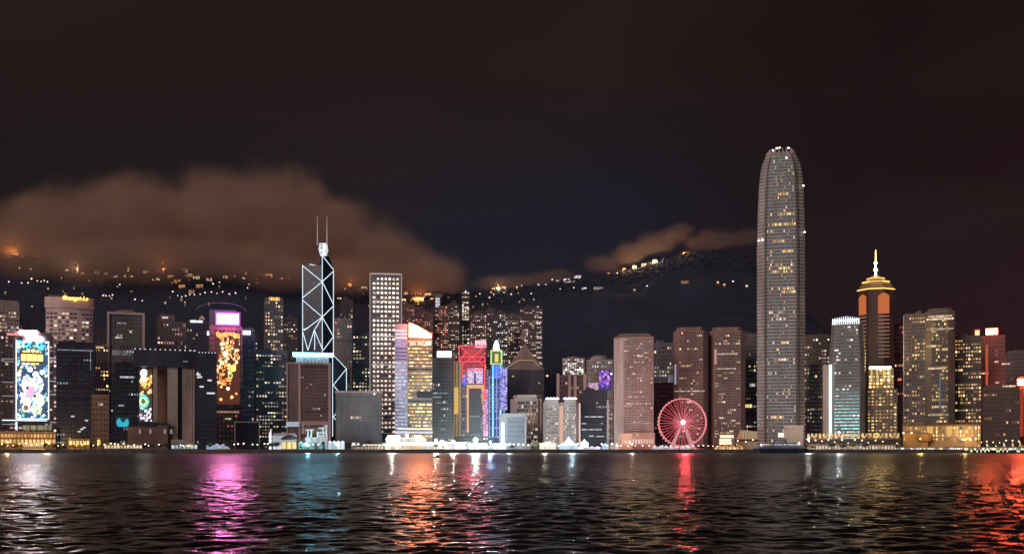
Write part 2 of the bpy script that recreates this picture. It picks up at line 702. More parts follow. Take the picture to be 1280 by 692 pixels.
    def roof(s, name='roof', inset=2.0, hgt=5.0, mat=None, x0=None, x1=None, z=None, plant=True):
        x0 = -s.w / 2 if x0 is None else x0
        x1 = s.w / 2 if x1 is None else x1
        z = s.h if z is None else z
        m = MB()
        if plant:
            m.box(x0 + inset, x1 - inset, inset, s.dep - inset, z + 0.002, z + hgt)
            m.box(x0 + (x1 - x0) * .3, x0 + (x1 - x0) * .5, s.dep * .3, s.dep * .6, z + hgt, z + hgt * 1.5)
        m.box(x0 - .3, x1 + .3, -.3, 0.3, z + 0.002, z + 1.4)
        m.box(x0 - .3, x0 + .3, .302, s.dep, z + 0.002, z + 1.4)
        m.box(x1 - .3, x1 + .3, .302, s.dep, z + 0.002, z + 1.4)
        o = m.build(name, mat or s.wall, s.root)
        if plant:
            rr = random.Random(int(x1 * 100 + s.h * 10))
            zt = z + hgt
            for k in range(rr.randint(1, 3)):
                xa = x0 + inset + (x1 - x0 - 2 * inset) * rr.uniform(.05, .8)
                w_ = rr.uniform(2, 5)
                q = MB()
                q.box(xa, min(xa + w_, x1 - inset), inset + .5, inset + 5, zt + .003, zt + rr.uniform(1.5, 4.5))
                q.build('plant_room', mat or s.wall, o)
            for k in range(rr.randint(0, 2)):
                xa = x0 + inset + (x1 - x0 - 2 * inset) * rr.uniform(.05, .95)
                q = MB()
                q.tube((xa, inset + 7, zt), (xa, inset + 7, zt + rr.uniform(5, 12)), .35, 5, .12)
                q.build('antenna', mat or s.wall, o)
        return o

    def panel(s, name, px0, px1, py0, py1, y, mat, th=0.6):
        m = MB()
        m.box(s.lx(px0), s.lx(px1), y - th, y, s.lz(py1), s.lz(py0))
        return m.build(name, mat, s.root)

    def lamp(s, px, py, r, rgb, st, name='roof_light', y=-1.0, power=None):
        m = MB()
        m.lathe([(0.05, -r), (r * .75, -r * .65), (r, 0), (r * .75, r * .65), (0.05, r)], 8)
        o = m.build(name, glow(rgb, st, True), s.root, loc=(s.lx(px), y, s.lz(py)))
        return o


def point_light(name, parent, loc, rgb, watts, r=1.0):
    d = bpy.data.lights.new(name, 'POINT')
    d.energy = watts
    d.color = rgb
    d.shadow_soft_size = r
    o = bpy.data.objects.new(name, d)
    COL.objects.link(o)
    o.parent = parent
    o.location = loc
    return o


def text_mesh(txt, size, depth=0.2, shear=0.0):
    cu = bpy.data.curves.new('lettering', 'FONT')
    cu.body = txt
    cu.size = size
    cu.extrude = depth
    cu.shear = shear
    cu.align_x = 'CENTER'
    cu.align_y = 'CENTER'
    cu.resolution_u = 3
    tmp = bpy.data.objects.new('tmp', cu)
    COL.objects.link(tmp)
    dg = bpy.context.evaluated_depsgraph_get()
    me = bpy.data.meshes.new_from_object(tmp.evaluated_get(dg))
    bpy.data.objects.remove(tmp)
    return me


def sign_text(b, txt, px, py, wpx, y, mat, name='sign_lettering', shear=0.0):
    me = text_mesh(txt, 10.0, 0.4, shear)
    xs = [v.co.x for v in me.vertices]
    k = wpx * b.Y / F / (max(xs) - min(xs))
    me.materials.clear()
    me.materials.append(mat)
    o = bpy.data.objects.new(name, me)
    COL.objects.link(o)
    o.parent = b.root
    o.scale = (k, k, k)
    o.rotation_euler = (math.radians(90), 0, 0)
    o.location = (b.lx(px), y, b.lz(py))
    return o


def led_screen(b, px0, px1, py0, py1, y, nx, ny, paint, name='led_screen', frame=None):
    """a wall of light cells; PAINT(u, v) gives each cell's light, v down"""
    m = MB()
    xa, xb, za, zb = b.lx(px0), b.lx(px1), b.lz(py0), b.lz(py1)
    m.box(xa, xb, y + .1, y + .7, zb, za, (0.004, 0.004, 0.006))
    dx, dz = (xb - xa) / nx, (za - zb) / ny
    for j in range(ny):
        for i in range(nx):
            u, v = (i + .5) / nx, (j + .5) / ny
            c = paint(u, v)
            x, z = xa + dx * i, za - dz * j
            m.quad((x, y, z - dz), (x + dx * .92, y, z - dz), (x + dx * .92, y, z - dz * .08), (x, y, z - dz * .08), c)
    o = m.build(name, lit_mat(), b.root, True)
    if frame:
        t, rgb, st = frame
        f = MB()
        for (p, q) in (((xa, zb), (xb, zb)), ((xa, zb), (xa, za)), ((xb, zb), (xb, za))):
            f.tube((p[0], y - .6, p[1]), (q[0], y - .6, q[1]), t)
        f.build('screen_frame', glow(rgb, st), b.root)
    return o


def blobs(seed, items, base, aspect):
    """round light figures over a dark ground"""
    def paint(u, v):
        best = base
        for (bu, bv, br, c, ring) in items:
            d = math.hypot((u - bu), (v - bv) * aspect) / br
            if d < 1:
                k = 1.0 if not ring else (1.0 if d > 0.6 else 0.15)
                best = tuple(x * k * random.uniform(.75, 1.2) for x in c)
        return tuple(x * random.uniform(.6, 1.3) for x in best)
    return paint




# ================================================================== BUILDINGS, from the left of the shore to the right
dark_m = wall_mat((0.05, 0.05, 0.06), 0.4)
trim_m = wall_mat((0.62, 0.55, 0.52), 0.6, 0.1)

# --- cream hotel slab at the left edge
b = B('hotel_block', 'cream hotel slab with rounded blank top and close rows of small windows', -34, 25, 377, 1690, 34, (0.52, 0.41, 0.36))
b.body(fins=11, ledges=0)
b.glaze(38, 16, .45, 'warm', .32, z1=b.h - 14, indiv=30)
b.roof(hgt=4)

# --- tower with the large mosaic light screen
b = B('screen_tower', 'dark tower carrying a tall blue and gold mosaic light screen', -12, 68, 419, 1520, 42, (0.16, 0.12, 0.14))
b.body(fins=10, ledges=12, ledh=.7)
b.glaze(30, 14, .25, 'pink', .22, indiv=20)
b.roof(hgt=5)
its = []
r = random.Random(4)
for _ in range(34):      # top: green and white sparks
    its.append((r.random(), r.uniform(0, .13), r.uniform(.03, .09), r.choice([(.15, 1.0, .7), (.8, 1.5, 1.5), (.1, .7, 1.1), (1.4, 1.6, 1.7)]), False))
for k in range(13):      # sunburst round the golden row
    a = 2 * math.pi * k / 13
    its.append((.48 + .3 * math.cos(a), .21 + .085 * math.sin(a), .06, (1.6, 1.1, .35), False))
for k in range(34):
    its.append((r.random(), r.uniform(.28, 1.0), r.uniform(.03, .08), r.choice([(.25, .5, 1.4), (1.3, 1.4, 1.9), (.1, .22, .8), (.55, .8, 1.6)]), r.random() < .3))
its += [(.5, .56, .34, (1.0, .95, 1.7), False), (.35, .58, .17, (1.9, 1.7, 2.0), False), (.62, .6, .14, (1.5, 1.6, 2.2), False), (.46, .66, .2, (.9, .45, .7), False), (.5, .41, .16, (.02, .05, .14), False),
        (.6, .43, .1, (1.6, 1.9, 2.1), False), (.42, .37, .08, (1.4, 1.8, 2.0), False), (.3, .78, .17, (1.2, .9, .75), False), (.68, .76, .2, (1.1, 1.3, .8), False), (.3, .86, .13, (1.5, 1.1, .8), True), (.62, .87, .17, (1.2, 1.3, .6), False), (.2, .7, .1, (1.1, .8, 1.3), False)]
for _ in range(170):
    its.append((r.random(), r.uniform(.0, 1.0), r.uniform(.015, .05), r.choice([(.3, .5, 1.0), (1.3, 1.4, 1.6), (.06, .12, .2), (.9, 1.1, 1.4), (1.2, 1.1, .6), (.2, .7, .6), (.05, .07, .12)]), r.random() < .2))
its = [(u_, v_, r_, tuple(1.7 * c for c in c_), g_) for u_, v_, r_, c_, g_ in its]
base_p = blobs(4, its, (.07, .15, .26), 2.35)
def mural_a(u, v):
    if .155 < v < .28 and .12 < u < .86:
        t = ((u - .14) / .70 * 4) % 1
        if .17 < v < .265 and .14 < u < .84:
            if t < .12 or t > .9:
                return (.25, .08, .0)
            if .35 < t < .6 and (int(v * 90) % 3 == 0):
                return (.7, .35, .05)
            return (4.2, 2.5, .65)
        return (.10, .04, .0)
    return base_p(u, v)
led_screen(b, 20, 62, 425, 523, -1.0, 40, 92, mural_a, frame=(.6, (.65, .8, 1.0), 3.0))
b.panel('roof_sign', 24, 47, 412.5, 417.5, -1.2, glow((1.0, .62, .66), 60.0, True))
b.panel('roof_sign', 33, 54, 420.5, 425.0, -1.6, glow((.88, .90, 1.0), 60.0, True))
b.panel('roof_sign', 8, 24, 417, 419.5, -1.2, glow((1.0, .3, .25), 1.2))
for py in (446, 449, 475, 492, 527):
    b.strip(64, 74 if py < 500 else 78, py, 1.3, (.7, .7, .9), .55)
    b.strip(2, 17, py + 3, 1.2, (.75, .7, .85), .4)
b.strip(2, 60, 525, 1.6, (.75, .85, 1.0), 1.5, 'light_band', -1.5)
m = MB(); m.box(b.lx(19), b.lx(21.5), -1.8, -1.2, b.lz(541), b.lz(527)); m.build('light_pylon', glow((.6, .75, 1), 1.6), b.root)
b.strip(28, 66, 534, 7, (.85, .8, .45), .35, 'lit_lobby', -.9, segs=18)

# --- cream curved hotel with the golden lettering
b = B('hotel_tower', 'cream curved hotel tower with golden lettering on its blank crown', 58, 116, 372, 1620, 40, (0.60, 0.45, 0.39))
m = MB()
def bow(x, d=7.0):
    t = 2 * x / b.w
    return -d * (1 - t * t)
xs = [b.w * (k / 12 - .5) for k in range(13)]
m.prism([(x, bow(x)) for x in xs] + [(b.w / 2, b.dep), (-b.w / 2, b.dep)], 0, b.h - 17)
m.build('wall', b.wall, b.root)
m = MB()
xs2 = [x * 1.045 for x in xs]
m.prism([(x, bow(x * .955) - 1.3) for x in xs2] + [(b.w / 2 * 1.045, b.dep), (-b.w / 2 * 1.045, b.dep)], b.h - 16.9, b.h)
m.build('crown', b.wall, b.root)
m = MB()
m.prism([(x * .9, bow(x) + 4) for x in xs] + [(b.w * .42, b.dep - 4), (-b.w * .42, b.dep - 4)], b.h + .01, b.h + 4)
m.build('roof', dark_m, b.root)
g = MB()
random.seed(12)
for j in range(34):
    z = 3 + j * (b.h - 24) / 34
    for i in range(12):
        x0_, x1_ = xs[i] + .7, xs[i + 1] - .7
        if i == 8:
            continue
        on = random.random() < (.5 if i < 8 else .62)
        c = wcol('pink' if i < 8 else 'warm', .42) if on else (.02, .016, .02)
        o_y = .12
        if on and random.random() < .22:
            q = MB(); q.quad((x0_, bow(x0_) - o_y, z), (x1_, bow(x1_) - o_y, z), (x1_, bow(x1_) - o_y, z + 3), (x0_, bow(x0_) - o_y, z + 3), c)
            q.build('window', lit_mat(), b.root, True)
        else:
            g.quad((x0_, bow(x0_) - o_y, z), (x1_, bow(x1_) - o_y, z), (x1_, bow(x1_) - o_y, z + 3), (x0_, bow(x0_) - o_y, z + 3), c)
struct(g.build('glazing', lit_mat(), b.root, True), 'stuff')
sign_text(b, 'Shangri-La', 94.5, 373.2, 29, -9.6, glow((1.0, .62, .12), 4.0, True), shear=.2)
m = MB(); m.lathe([(.3, -2.2), (2.0, -1.6), (2.2, 1.2), (.4, 2.2)], 6); m.build('emblem', glow((1, .7, .2), 3.0), b.root, loc=(b.lx(81), -9.4, b.lz(372.4)))

# --- dark blue glass block beside it
b = B('office_block', 'dark blue glass block below the hotel with golden lettering', 71, 118, 431, 1480, 40, (0.045, 0.05, 0.075), rough=.3)
b.body(fins=13, ledges=24, fd=.35)
b.glaze(26, 13, .08, 'cool', .10, dim=.02, dimcol=(.5, .7, 1.3), indiv=24)
b.roof(hgt=5)
b.strip(72, 116, 437.5, 1.0, (.7, .75, .9), .6, 'light_band', segs=26)
m = MB(); m.tube((b.lx(113), -1, b.lz(438)), (b.lx(113), -1, b.lz(462)), .45); m.build('light_strip', glow((.7, .75, .9), .35), b.root)
for px, py in ((102, 536), (105, 534), (99, 539), (91, 520), (108, 525)):
    b.strip(px - 2, px + 2, py, 1.8, (.85, .9, 1), .8)

b = B('apartment_block', 'narrow warm lit block wedged right of the dark blue glass block', 118, 136, 434, 1560, 28, (0.14, 0.12, 0.11))
b.body(fins=4, ledges=20)
b.glaze(28, 5, .3, 'gold', .6, indiv=24)
b.roof(hgt=4)
b.strip(120, 130, 434, 3, (1, .75, .4), .9, segs=5)

b = B('brown_block', 'plain brown windowless slab on the waterfront left of the gate building', 115, 136, 494, 1440, 26, (0.30, 0.17, 0.12))
b.body(fins=5, ledges=0, fd=.3)
b.roof(hgt=2, plant=False)
b.glaze(10, 6, .05, 'warm', .2, dim=.015, indiv=2)

# --- tower with the pale frame
b = B('framed_tower', 'grey office tower edged by a pale frame with peaked roof', 134, 181, 391, 1640, 40, (0.19, 0.17, 0.18))
b.body(fins=10, ledges=30, fd=.3)
b.glaze(34, 12, .05, 'white', .5, dim=.02, runs=.02, indiv=20)
m = MB()
hw = b.w / 2
m.box(-hw - .2, -hw + 3.0, -2, -.6, 0, b.h + 1)
m.box(hw - 3.0, hw + .2, -2, -.6, 0, b.h + 1)
m.box(-hw + 3.001, hw - 3.001, -2, -.6, b.h - 2.5, b.h + 1)
m.build('frame', wall_mat((.66, .56, .54), .6, .1), b.root)
m = MB()
m.loft([[(-hw * .75, 4, b.h), (hw * .75, 4, b.h), (hw * .75, 34, b.h), (-hw * .75, 34, b.h)], [(-hw * .3, 14, b.h + 7), (hw * .3, 14, b.h + 7), (hw * .3, 24, b.h + 7), (-hw * .3, 24, b.h + 7)]])
m.build('roof', wall_mat((.3, .22, .22)), b.root)
b.strip(146, 158, 404, 1.8, (.9, .9, .95), .35, segs=5)
b.strip(144, 153, 422, 2.2, (1, .95, .9), .7, segs=5)
b.strip(160, 166, 413, 2, (1, .9, .8), .3, segs=2)
b.strip(140, 166, 441, 8, (.8, .78, .74), .14, 'lit_floor', segs=8)

# --- dark glass block with the turquoise screen
b = B('glass_block', 'low dark glass block with a small turquoise screen near its foot', 143, 174, 456, 1450, 34, (0.03, 0.04, 0.06), rough=.25)
b.body(fins=8, ledges=16, fd=.3)
b.glaze(19, 9, .03, 'cool', .18, dim=.014, dimcol=(.5, .75, 1.2), indiv=10)
b.roof(hgt=4)
b.strip(150, 168, 471, 2.6, (.85, .92, 1), .8, 'sign_lettering', segs=12)
b.strip(148, 155, 506.5, 1.6, (.8, .88, 1), .5)
def tq(u, v):
    k = 1 if (u - .5) ** 2 * 3 + (v - .55) ** 2 * 2 < .62 and v > .3 - .25 * math.sin(u * 9) else .08
    return (.03 * k, .62 * k * random.uniform(.6, 1.2), .72 * k)
led_screen(b, 145, 162, 521, 533, -1.0, 18, 12, tq)

# --- gate shaped headquarters
b = B('gate_building', 'grey gate-shaped headquarters with dark lintel bridging two legs', 167, 245, 438, 1430, 44, (0.30, 0.25, 0.25))
zl = b.lz(458.5)
m = MB()
m.box(b.lx(209.5), b.lx(222), 0, 44, 0, zl)
for k in range(6):
    x = b.lx(209.5) + (b.lx(222) - b.lx(209.5)) * k / 5
    m.box(x - .3, x + .3, -.5, -.01, 0, zl - .1)
m.build('leg', wall_mat((.46, .37, .35), .6), b.root)
m = MB()
m.box(b.lx(228), b.lx(243.5), 0, 44, 0, zl)
for k in range(6):
    x = b.lx(228) + (b.lx(243.5) - b.lx(228)) * k / 5
    m.box(x - .3, x + .3, -.5, -.01, 0, zl - .1)
m.build('leg', wall_mat((.46, .37, .35), .6), b.root)
m = MB(); m.box(b.lx(222) + .01, b.lx(228) - .01, 5, 40, 0, zl); m.build('glass_core', dark_m, b.root)
m = MB()
m.box(b.lx(167), b.lx(245), -3, 46, zl + .004, b.h)
for k in range(5):
    z = zl + (b.h - zl) * (k + .5) / 5
    m.box(b.lx(167) - .4, b.lx(245) + .4, -3.5, -3.01, z - .5, z + .5)
m.build('lintel', wall_mat((.055, .06, .085), .35), b.root)
for k in range(13):
    px = 169 + k * 75 / 12
    b.lamp(px, 437, .8, (.9, .95, 1), 1.3, y=-3)
b.strip(229, 235, 451, 1.2, (.8, .85, .95), .4, y=-3.8, segs=3)
m = MB()
m.box(b.lx(191.5), b.lx(196.5), 1, 5, 0, zl); m.box(b.lx(197.01), b.lx(209.4), 16, 20, 0, zl)
m.build('inner_wall', wall_mat((.36, .29, .27)), b.root)
struct(b.panel('glazing', 197.5, 209, 462, 528, 16, wall_mat((.22, .13, .09), .3)), 'stuff')
m = MB(); m.box(b.lx(172), b.lx(209), -8, -.7, b.lz(532), b.lz(528)); m.build('canopy', dark_m, b.root)
m = MB(); m.box(b.lx(160), b.lx(209.4), -6, -.8, 0, b.lz(533)); m.build('podium', wall_mat((.22, .14, .12)), b.root)
for px in (188, 206, 214, 175):
    b.strip(px - 1.2, px + 1.2, 539, 6, (1, .8, .7), .3, 'doorway', -6.5)

b = B('screen_block', 'block with an orange and turquoise light screen seen through the gate building', 173, 191, 460.5, 1437, 14, (0.1, 0.08, 0.09))
b.body(fins=4)
b.roof(hgt=2, plant=False)
r = random.Random(9)
its = [(r.random(), r.uniform(.15, .5), r.uniform(.06, .16), r.choice([(1.6, .75, .2), (1.8, 1.0, .4), (1.1, .4, .1), (.9, .55, .3)]), False) for _ in range(26)]
its += [(r.random(), r.uniform(.72, 1), r.uniform(.04, .1), r.choice([(1.5, 1.6, 1.8), (.1, .1, .2), (1.0, 1.1, 1.3)]), False) for _ in range(34)]
its += [(.3, .62, .46, (.12, .85, .65), True), (.3, .62, .3, (.8, 1.2, .5), True), (.35, .08, .28, (1.6, 1.9, 2.1), False), (.3, .19, .2, (1.4, 1.7, 1.9), False)]
its = [(u_, v_, r_, tuple(1.5 * c for c in c_), g_) for u_, v_, r_, c_, g_ in its]
led_screen(b, 174.3, 190, 461, 526, -1, 18, 58, blobs(9, its, (.12, .06, .03), 3.4))

b = B('dark_annex', 'low dark glass wing joined to right side of the gate building', 245.5, 271, 440.5, 1432, 40, (0.045, 0.045, 0.07), rough=.3)
b.body(fins=7, ledges=18, fd=.3)
b.glaze(22, 7, .05, 'white', .35, dim=.012, dimcol=(.7, .8, 1.3), indiv=12)
b.roof(hgt=3, plant=False)
for k in range(6):
    b.lamp(249 + k * 4, 440.5, .7, (.9, .95, 1), 1.2)
for px, py in ((250, 471), (252, 483), (261, 491), (266, 491), (248, 468), (262, 475)):
    b.strip(px - 2.6, px + 2.6, py, 2, (1, .97, .95), .9)

b = B('residential_tower', 'mauve pair of residential shafts behind the gate building', 197, 232, 402, 1760, 30, (0.22, 0.15, 0.16))
b.body(fins=9, ledges=26)
b.glaze(28, 10, .16, 'pink', .3, indiv=30)
m = MB(); m.box(-b.w / 2 + 4, b.w / 2 - 18, 3, 24, b.h, b.h + 12); m.build('roof', b.wall, b.root)
b.strip(203, 210, 397, 2.5, (1, .95, .85), .8)
b.strip(235, 231, 433, 4, (1, .95, .9), .5)

b = B('office_tower', 'blue dark tower with white lamps on top left of the pink sign', 233, 263, 404, 1600, 30, (0.07, 0.065, 0.10))
b.body(fins=8, ledges=24)
b.glaze(30, 8, .04, 'warm', .4, dim=.016, dimcol=(.7, .7, 1.3), indiv=16)
b.roof(hgt=5)
for px, w in ((242, 4), (250, 3), (262, 3)):
    b.panel('roof_sign', px - w, px + w, 400.5 if px < 255 else 413.5, 403 if px < 255 else 418.5, -1.2, glow((.9, .92, 1.0), 2.2))
m = MB()
for k in range(5):
    m.tube((b.lx(252), 12, b.h + 4), (b.lx(249 + k * 1.6), 12, b.h + 14 - abs(k - 2) * 2), .8)
m.build('antenna', glow((1, .5, .3), .5), b.root)

b = B('brown_tower', 'dark tower with lit strip row behind the dark annex', 286, 318, 412, 1580, 30, (0.17, 0.13, 0.19))
b.body(fins=7, ledges=22)
b.glaze(26, 8, .06, 'pink', .2, dim=.02, dimcol=(1, .8, 1.2), indiv=14)
b.roof(hgt=4)
b.panel('roof_sign', 303.5, 313, 413, 418, -1.4, glow((.88, .9, 1.0), 2.4))
LABELS.discard(b.root['label']); tag(b.root, 'mauve tower with a white roof sign right of the golden light screen', 'building')

# --- tower with the pink sign and golden screen
b = B('sign_tower', 'brown tower with glowing pink roof sign above a golden light screen', 262, 303, 409, 1530, 34, (0.26, 0.13, 0.11))
b.body(fins=8, ledges=20)
b.glaze(24, 8, .06, 'red', .25, dim=.03, dimcol=(1, .6, .4), indiv=10)
b.roof(hgt=4)
m = MB(); m.box(b.lx(269), b.lx(300), -.5, 3, b.h + .1, b.lz(390)); m.build('sign_board', wall_mat((.1, .04, .09)), b.root)
b.panel('pink_sign', 271.5, 298, 392.5, 404.5, -.6, glow((1.0, .24, .62), 60.0, True))
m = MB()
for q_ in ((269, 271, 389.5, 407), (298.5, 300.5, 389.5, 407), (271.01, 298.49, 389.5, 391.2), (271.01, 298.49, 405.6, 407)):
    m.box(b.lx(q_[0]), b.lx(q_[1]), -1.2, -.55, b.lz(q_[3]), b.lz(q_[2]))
m.build('sign_halo_frame', glow((.75, .15, .75), 1.0), b.root)  # the pink sign's halo, put into an emissive border
point_light('sign_wash_fill', b.root, (b.lx(285), -18, b.lz(396)), (1, .2, .66), 130000, 4)  # added fill lamp floating ahead of the sign, washes nearby fronts pink
r = random.Random(3)
its = []
for k in range(9):
    its.append((.05 + k * .112, .03 + .02 * math.sin(k), .10, (1.9, .75, .16), False))
for _ in range(130):
    v = r.uniform(.06, .74)
    cx_ = .45 + .2 * math.sin(v * 7)
    its.append((cx_ + r.uniform(-.40, .40), v, r.uniform(.025, .075), r.choice([(2.0, .85, .2), (1.5, .5, .1), (2.2, 1.3, .5), (.9, .28, .05), (2.4, 1.7, .9)]), r.random() < .25))
its += [(.4, .3, .12, (2.0, 1.5, .95), False), (.25, .42, .1, (2.1, 1.6, 1.0), False), (.72, .5, .13, (1.5, 1.35, .3), False), (.6, .6, .11, (1.2, 1.1, .25), True), (.3, .38, .1, (.9, .7, .4), True), (.5, .78, .07, (2.4, 1.9, 1.3), False), (.22, .76, .05, (2, 1.2, .5), False), (.66, .9, .07, (2.2, 1.1, .4), False), (.2, .93, .06, (2.0, 1.0, .3), False), (.85, .85, .05, (1.8, .9, .3), False)]
its = [(u_, v_, r_, tuple(1.15 * c for c in c_), g_) for u_, v_, r_, c_, g_ in its]
led_screen(b, 270, 300, 415, 505, -1.2, 30, 88, blobs(3, its, (.13, .035, .018), 3.0))
b.strip(270, 299, 514.5, 2.6, (1, .62, .4), .42, 'sign_lettering', -1, segs=14)
b.strip(281, 289, 523, 2.4, (1, .75, .6), .6, 'sign_lettering', -1, segs=4)
m = MB()
for k in range(16):
    a0, a1 = math.pi * k / 16, math.pi * (k + 1) / 16
    m.tube((b.lx(278) + 36 * math.cos(a0), 40, b.lz(384) + 12 * math.sin(a0)), (b.lx(278) + 36 * math.cos(a1), 40, b.lz(384) + 12 * math.sin(a1)), .5)
m.box(b.lx(262), b.lx(297), 36, 44, b.h - 20, b.lz(384) + 1)
m.build('roof_arch', wall_mat((.3, .22, .4)), b.root)

b = B('notice_screen', 'large unlit black screen in pale frame on the waterfront lawn', 294, 324, 527.5, 1420, 6, (0.012, 0.012, 0.016), cat='screen')
m = MB(); m.box(-b.w / 2, b.w / 2, 0, 4, 2, b.h); m.build('screen', wall_mat((.012, .012, .016), .3), b.root)
m = MB(); m.box(-b.w / 2 - 1.1, -b.w / 2 - .01, -.5, 4.2, 0, b.h + 1); m.box(b.w / 2 + .01, b.w / 2 + 1.1, -.5, 4.2, 0, b.h + 1); m.box(-b.w / 2, b.w / 2, -.5, 4.2, b.h + .01, b.h + 1)
m.build('frame', wall_mat((.4, .34, .36)), b.root)

# --- slender tower with golden crown
b = B('crown_tower', 'slender tower with amber lit crown above a wider stepped base', 331, 354, 375, 1700, 26, (0.20, 0.15, 0.13))
b.body(fins=6, ledges=34)
b.glaze(42, 7, .38, 'warm', .42, indiv=50)
m = MB()
m.box(b.lx(331.5), b.lx(353.5), 0, 20, b.h + .01, b.lz(371.5)); m.build('roof', b.wall, b.root)
b.strip(336, 350, 373.5, 5.5, (1, .55, .12), 1.5, 'lit_crown', -.9, segs=6)
b.strip(333, 352, 438, 4, (1, .6, .2), .9, segs=7)
b.strip(334, 350, 444, 4, (1, .6, .2), .6, segs=6)
b.strip(339, 351, 475, 3, (1, .62, .2), 1.3, segs=3)

b = B('apartment_tower', 'grey apartment tower with scattered lights below the amber crown', 320, 359, 441, 1600, 30, (0.17, 0.15, 0.15))
b.body(fins=9, ledges=24)
b.glaze(28, 11, .35, 'warm', .32, indiv=40, clump=.5)
b.roof(hgt=5)

# --- prism tower with light-lined braces and twin masts
def bank_tower():
    Y = 1690.0
    nb = (X(403, Y), Y)
    root = thing('braced_tower', 'dark glass prism tower with white lit diagonal braces and twin masts', 'tower', (nb[0], nb[1], GZ))
    f = Y / F
    A = (-26 * f, 9.0)      # left corner
    Bc = (0.0, 0.0)         # near corner
    C = (10 * f, 30.0)      # right corner
    D = (A[0] + C[0], A[1] + C[1])
    zz = lambda py: Z(py, Y) - GZ
    glass = wall_mat((0.02, 0.022, 0.03), .3)
    m = MB(); m.prism([A, Bc, C, D], 0, zz(331)); m.build('shaft', glass, root)
    ctr = ((A[0] + C[0]) / 2, (A[1] + C[1]) / 2)
    m = MB()
    m.loft([[(Bc[0], Bc[1], zz(331)), (C[0], C[1], zz(331)), (ctr[0], ctr[1], zz(331))], [(Bc[0], Bc[1], zz(319.5)), (C[0] * .6, C[1] * .6, zz(318)), (ctr[0] * .3, ctr[1] * .3 + 4, zz(318))]])
    m.build('upper_shaft', glass, root)
    # right lower prism
    E = (27 * f, 26.0)
    m = MB()
    m.loft([[(C[0] + .05, C[1] - 8, 0), (E[0], E[1], 0), (E[0], E[1] + 30, 0), (C[0] + .05, C[1] + 20, 0)], [(C[0] + .05, C[1] - 8, zz(441)), (E[0], E[1], zz(459)), (E[0], E[1] + 30, zz(459)), (C[0] + .05, C[1] + 20, zz(441))]])
    m.build('lower_shaft', glass, root)
    lm = glow((.72, .88, 1.0), 1.5)
    def P(c, py, off=.9):
        return (c[0], c[1] - off, zz(py))
    def on(c0, c1, t, py, off=.9):
        return (c0[0] + (c1[0] - c0[0]) * t, c0[1] + (c1[1] - c0[1]) * t - off, zz(py))
    px_t = lambda px: (px - 377) / 26.0
    lines = [
        (P(A, 330), P(A, 441)), (P(Bc, 319), P(Bc, 441)), (P(C, 334), P(C, 441)),
        (P(A, 331), P(Bc, 352)), (P(Bc, 352), P(A, 371)), (P(A, 374), P(Bc, 396)), (P(Bc, 396), on(A, Bc, .08, 412)),
        (P(C, 335), P(Bc, 352)), (P(Bc, 352), P(C, 377)), (P(C, 379), P(Bc, 396)), (P(Bc, 396), P(C, 418)),
        (P(Bc, 396), on(A, Bc, px_t(392), 413)), (on(A, Bc, px_t(392), 413), on(A, Bc, px_t(384), 437)), (on(A, Bc, px_t(393), 413), on(A, Bc, px_t(393), 437)), (on(A, Bc, px_t(393), 413), P(Bc, 436)),
        (P(A, 413), on(A, Bc, px_t(384), 437)), (P(C, 418), on(Bc, C, .1, 437)), (P(A, 411), on(A, Bc, .3, 409)),
        (on(A, Bc, .35, 329.5), P(C, 332)), (P(Bc, 319), P(C, 333)),
        (on(C, E, 0, 441, 9), on(C, E, 1, 459)), (on(C, E, 1, 459), on(C, E, .05, 480, 9)), (on(C, E, .05, 480, 9), on(C, E, 1, 500)), (on(C, E, 1, 500), on(C, E, .05, 520, 9)), (P(E, 459), P(E, 545)), (on(C, E, .0, 441, 9.3), on(C, E, .0, 545, 9.3)), (on(C, E, .05, 520, 9), on(C, E, 1, 541)),
    ]
    for p, q in lines:
        mm = MB(); mm.tube(p, q, .54, 6); mm.build('lit_brace', lm, root)
    # lattice cage and the two masts
    m = MB()
    cx, cy = X(402.5, Y) - nb[0], 12.0
    r_ = 5.4 * f
    zb, zt = zz(318), zz(303)
    ring = lambda z, k: [(cx + k * r_ * math.cos(t), cy + k * r_ * math.sin(t), z) for t in (math.pi / 4 + math.pi / 2 * i for i in range(4))]
    r0, r1, r2 = ring(zb, .75), ring((zb + zt) / 2, 1.25), ring(zt, 1.0)
    for i in range(4):
        j = (i + 1) % 4
        for a_, b_ in ((r0[i], r1[i]), (r1[i], r2[i]), (r0[i], r1[j]), (r1[i], r2[j]), (r1[i], r1[j]), (r2[i], r2[j]), (r0[i], r0[j])):
            m.tube(a_, b_, .7, 5)
    m.build('lattice_cage', glow((.8, .9, 1), .9), root)
    m = MB(); m.tube((cx, cy, zb), (cx + 2, cy, zt), 2.4, 8); m.tube((cx - 4, cy, (zb + zt) / 2), (cx + 4, cy, (zb + zt) / 2), 1.5, 8); m.build('lit_core', glow((.95, 1, 1), 1.8, True), root)
    for px in (395.0, 407.0):
        m = MB(); x = X(px, Y) - nb[0]
        m.tube((x, cy, zz(304)), (x, cy, zz(286)), 1.0, 6, .8); m.tube((x, cy, zz(286)), (x, cy, zz(268)), .7, 6, .35)
        m.build('mast', glow((1.0, .82, .78), .34), root)
    g = MB()
    random.seed(5)
    for j in range(52):
        z = 8 + j * (zz(331) - 16) / 52
        for i in range(9):
            t0, t1 = (i + .12) / 9, (i + .88) / 9
            c = (.05, .06, .08) if random.random() < .1 else (.006, .007, .012)
            p0 = (A[0] + (Bc[0] - A[0]) * t0, A[1] + (Bc[1] - A[1]) * t0 - .1); p1 = (A[0] + (Bc[0] - A[0]) * t1, A[1] + (Bc[1] - A[1]) * t1 - .1)
            g.quad((*p0, z), (*p1, z), (*p1, z + 3), (*p0, z + 3), c)
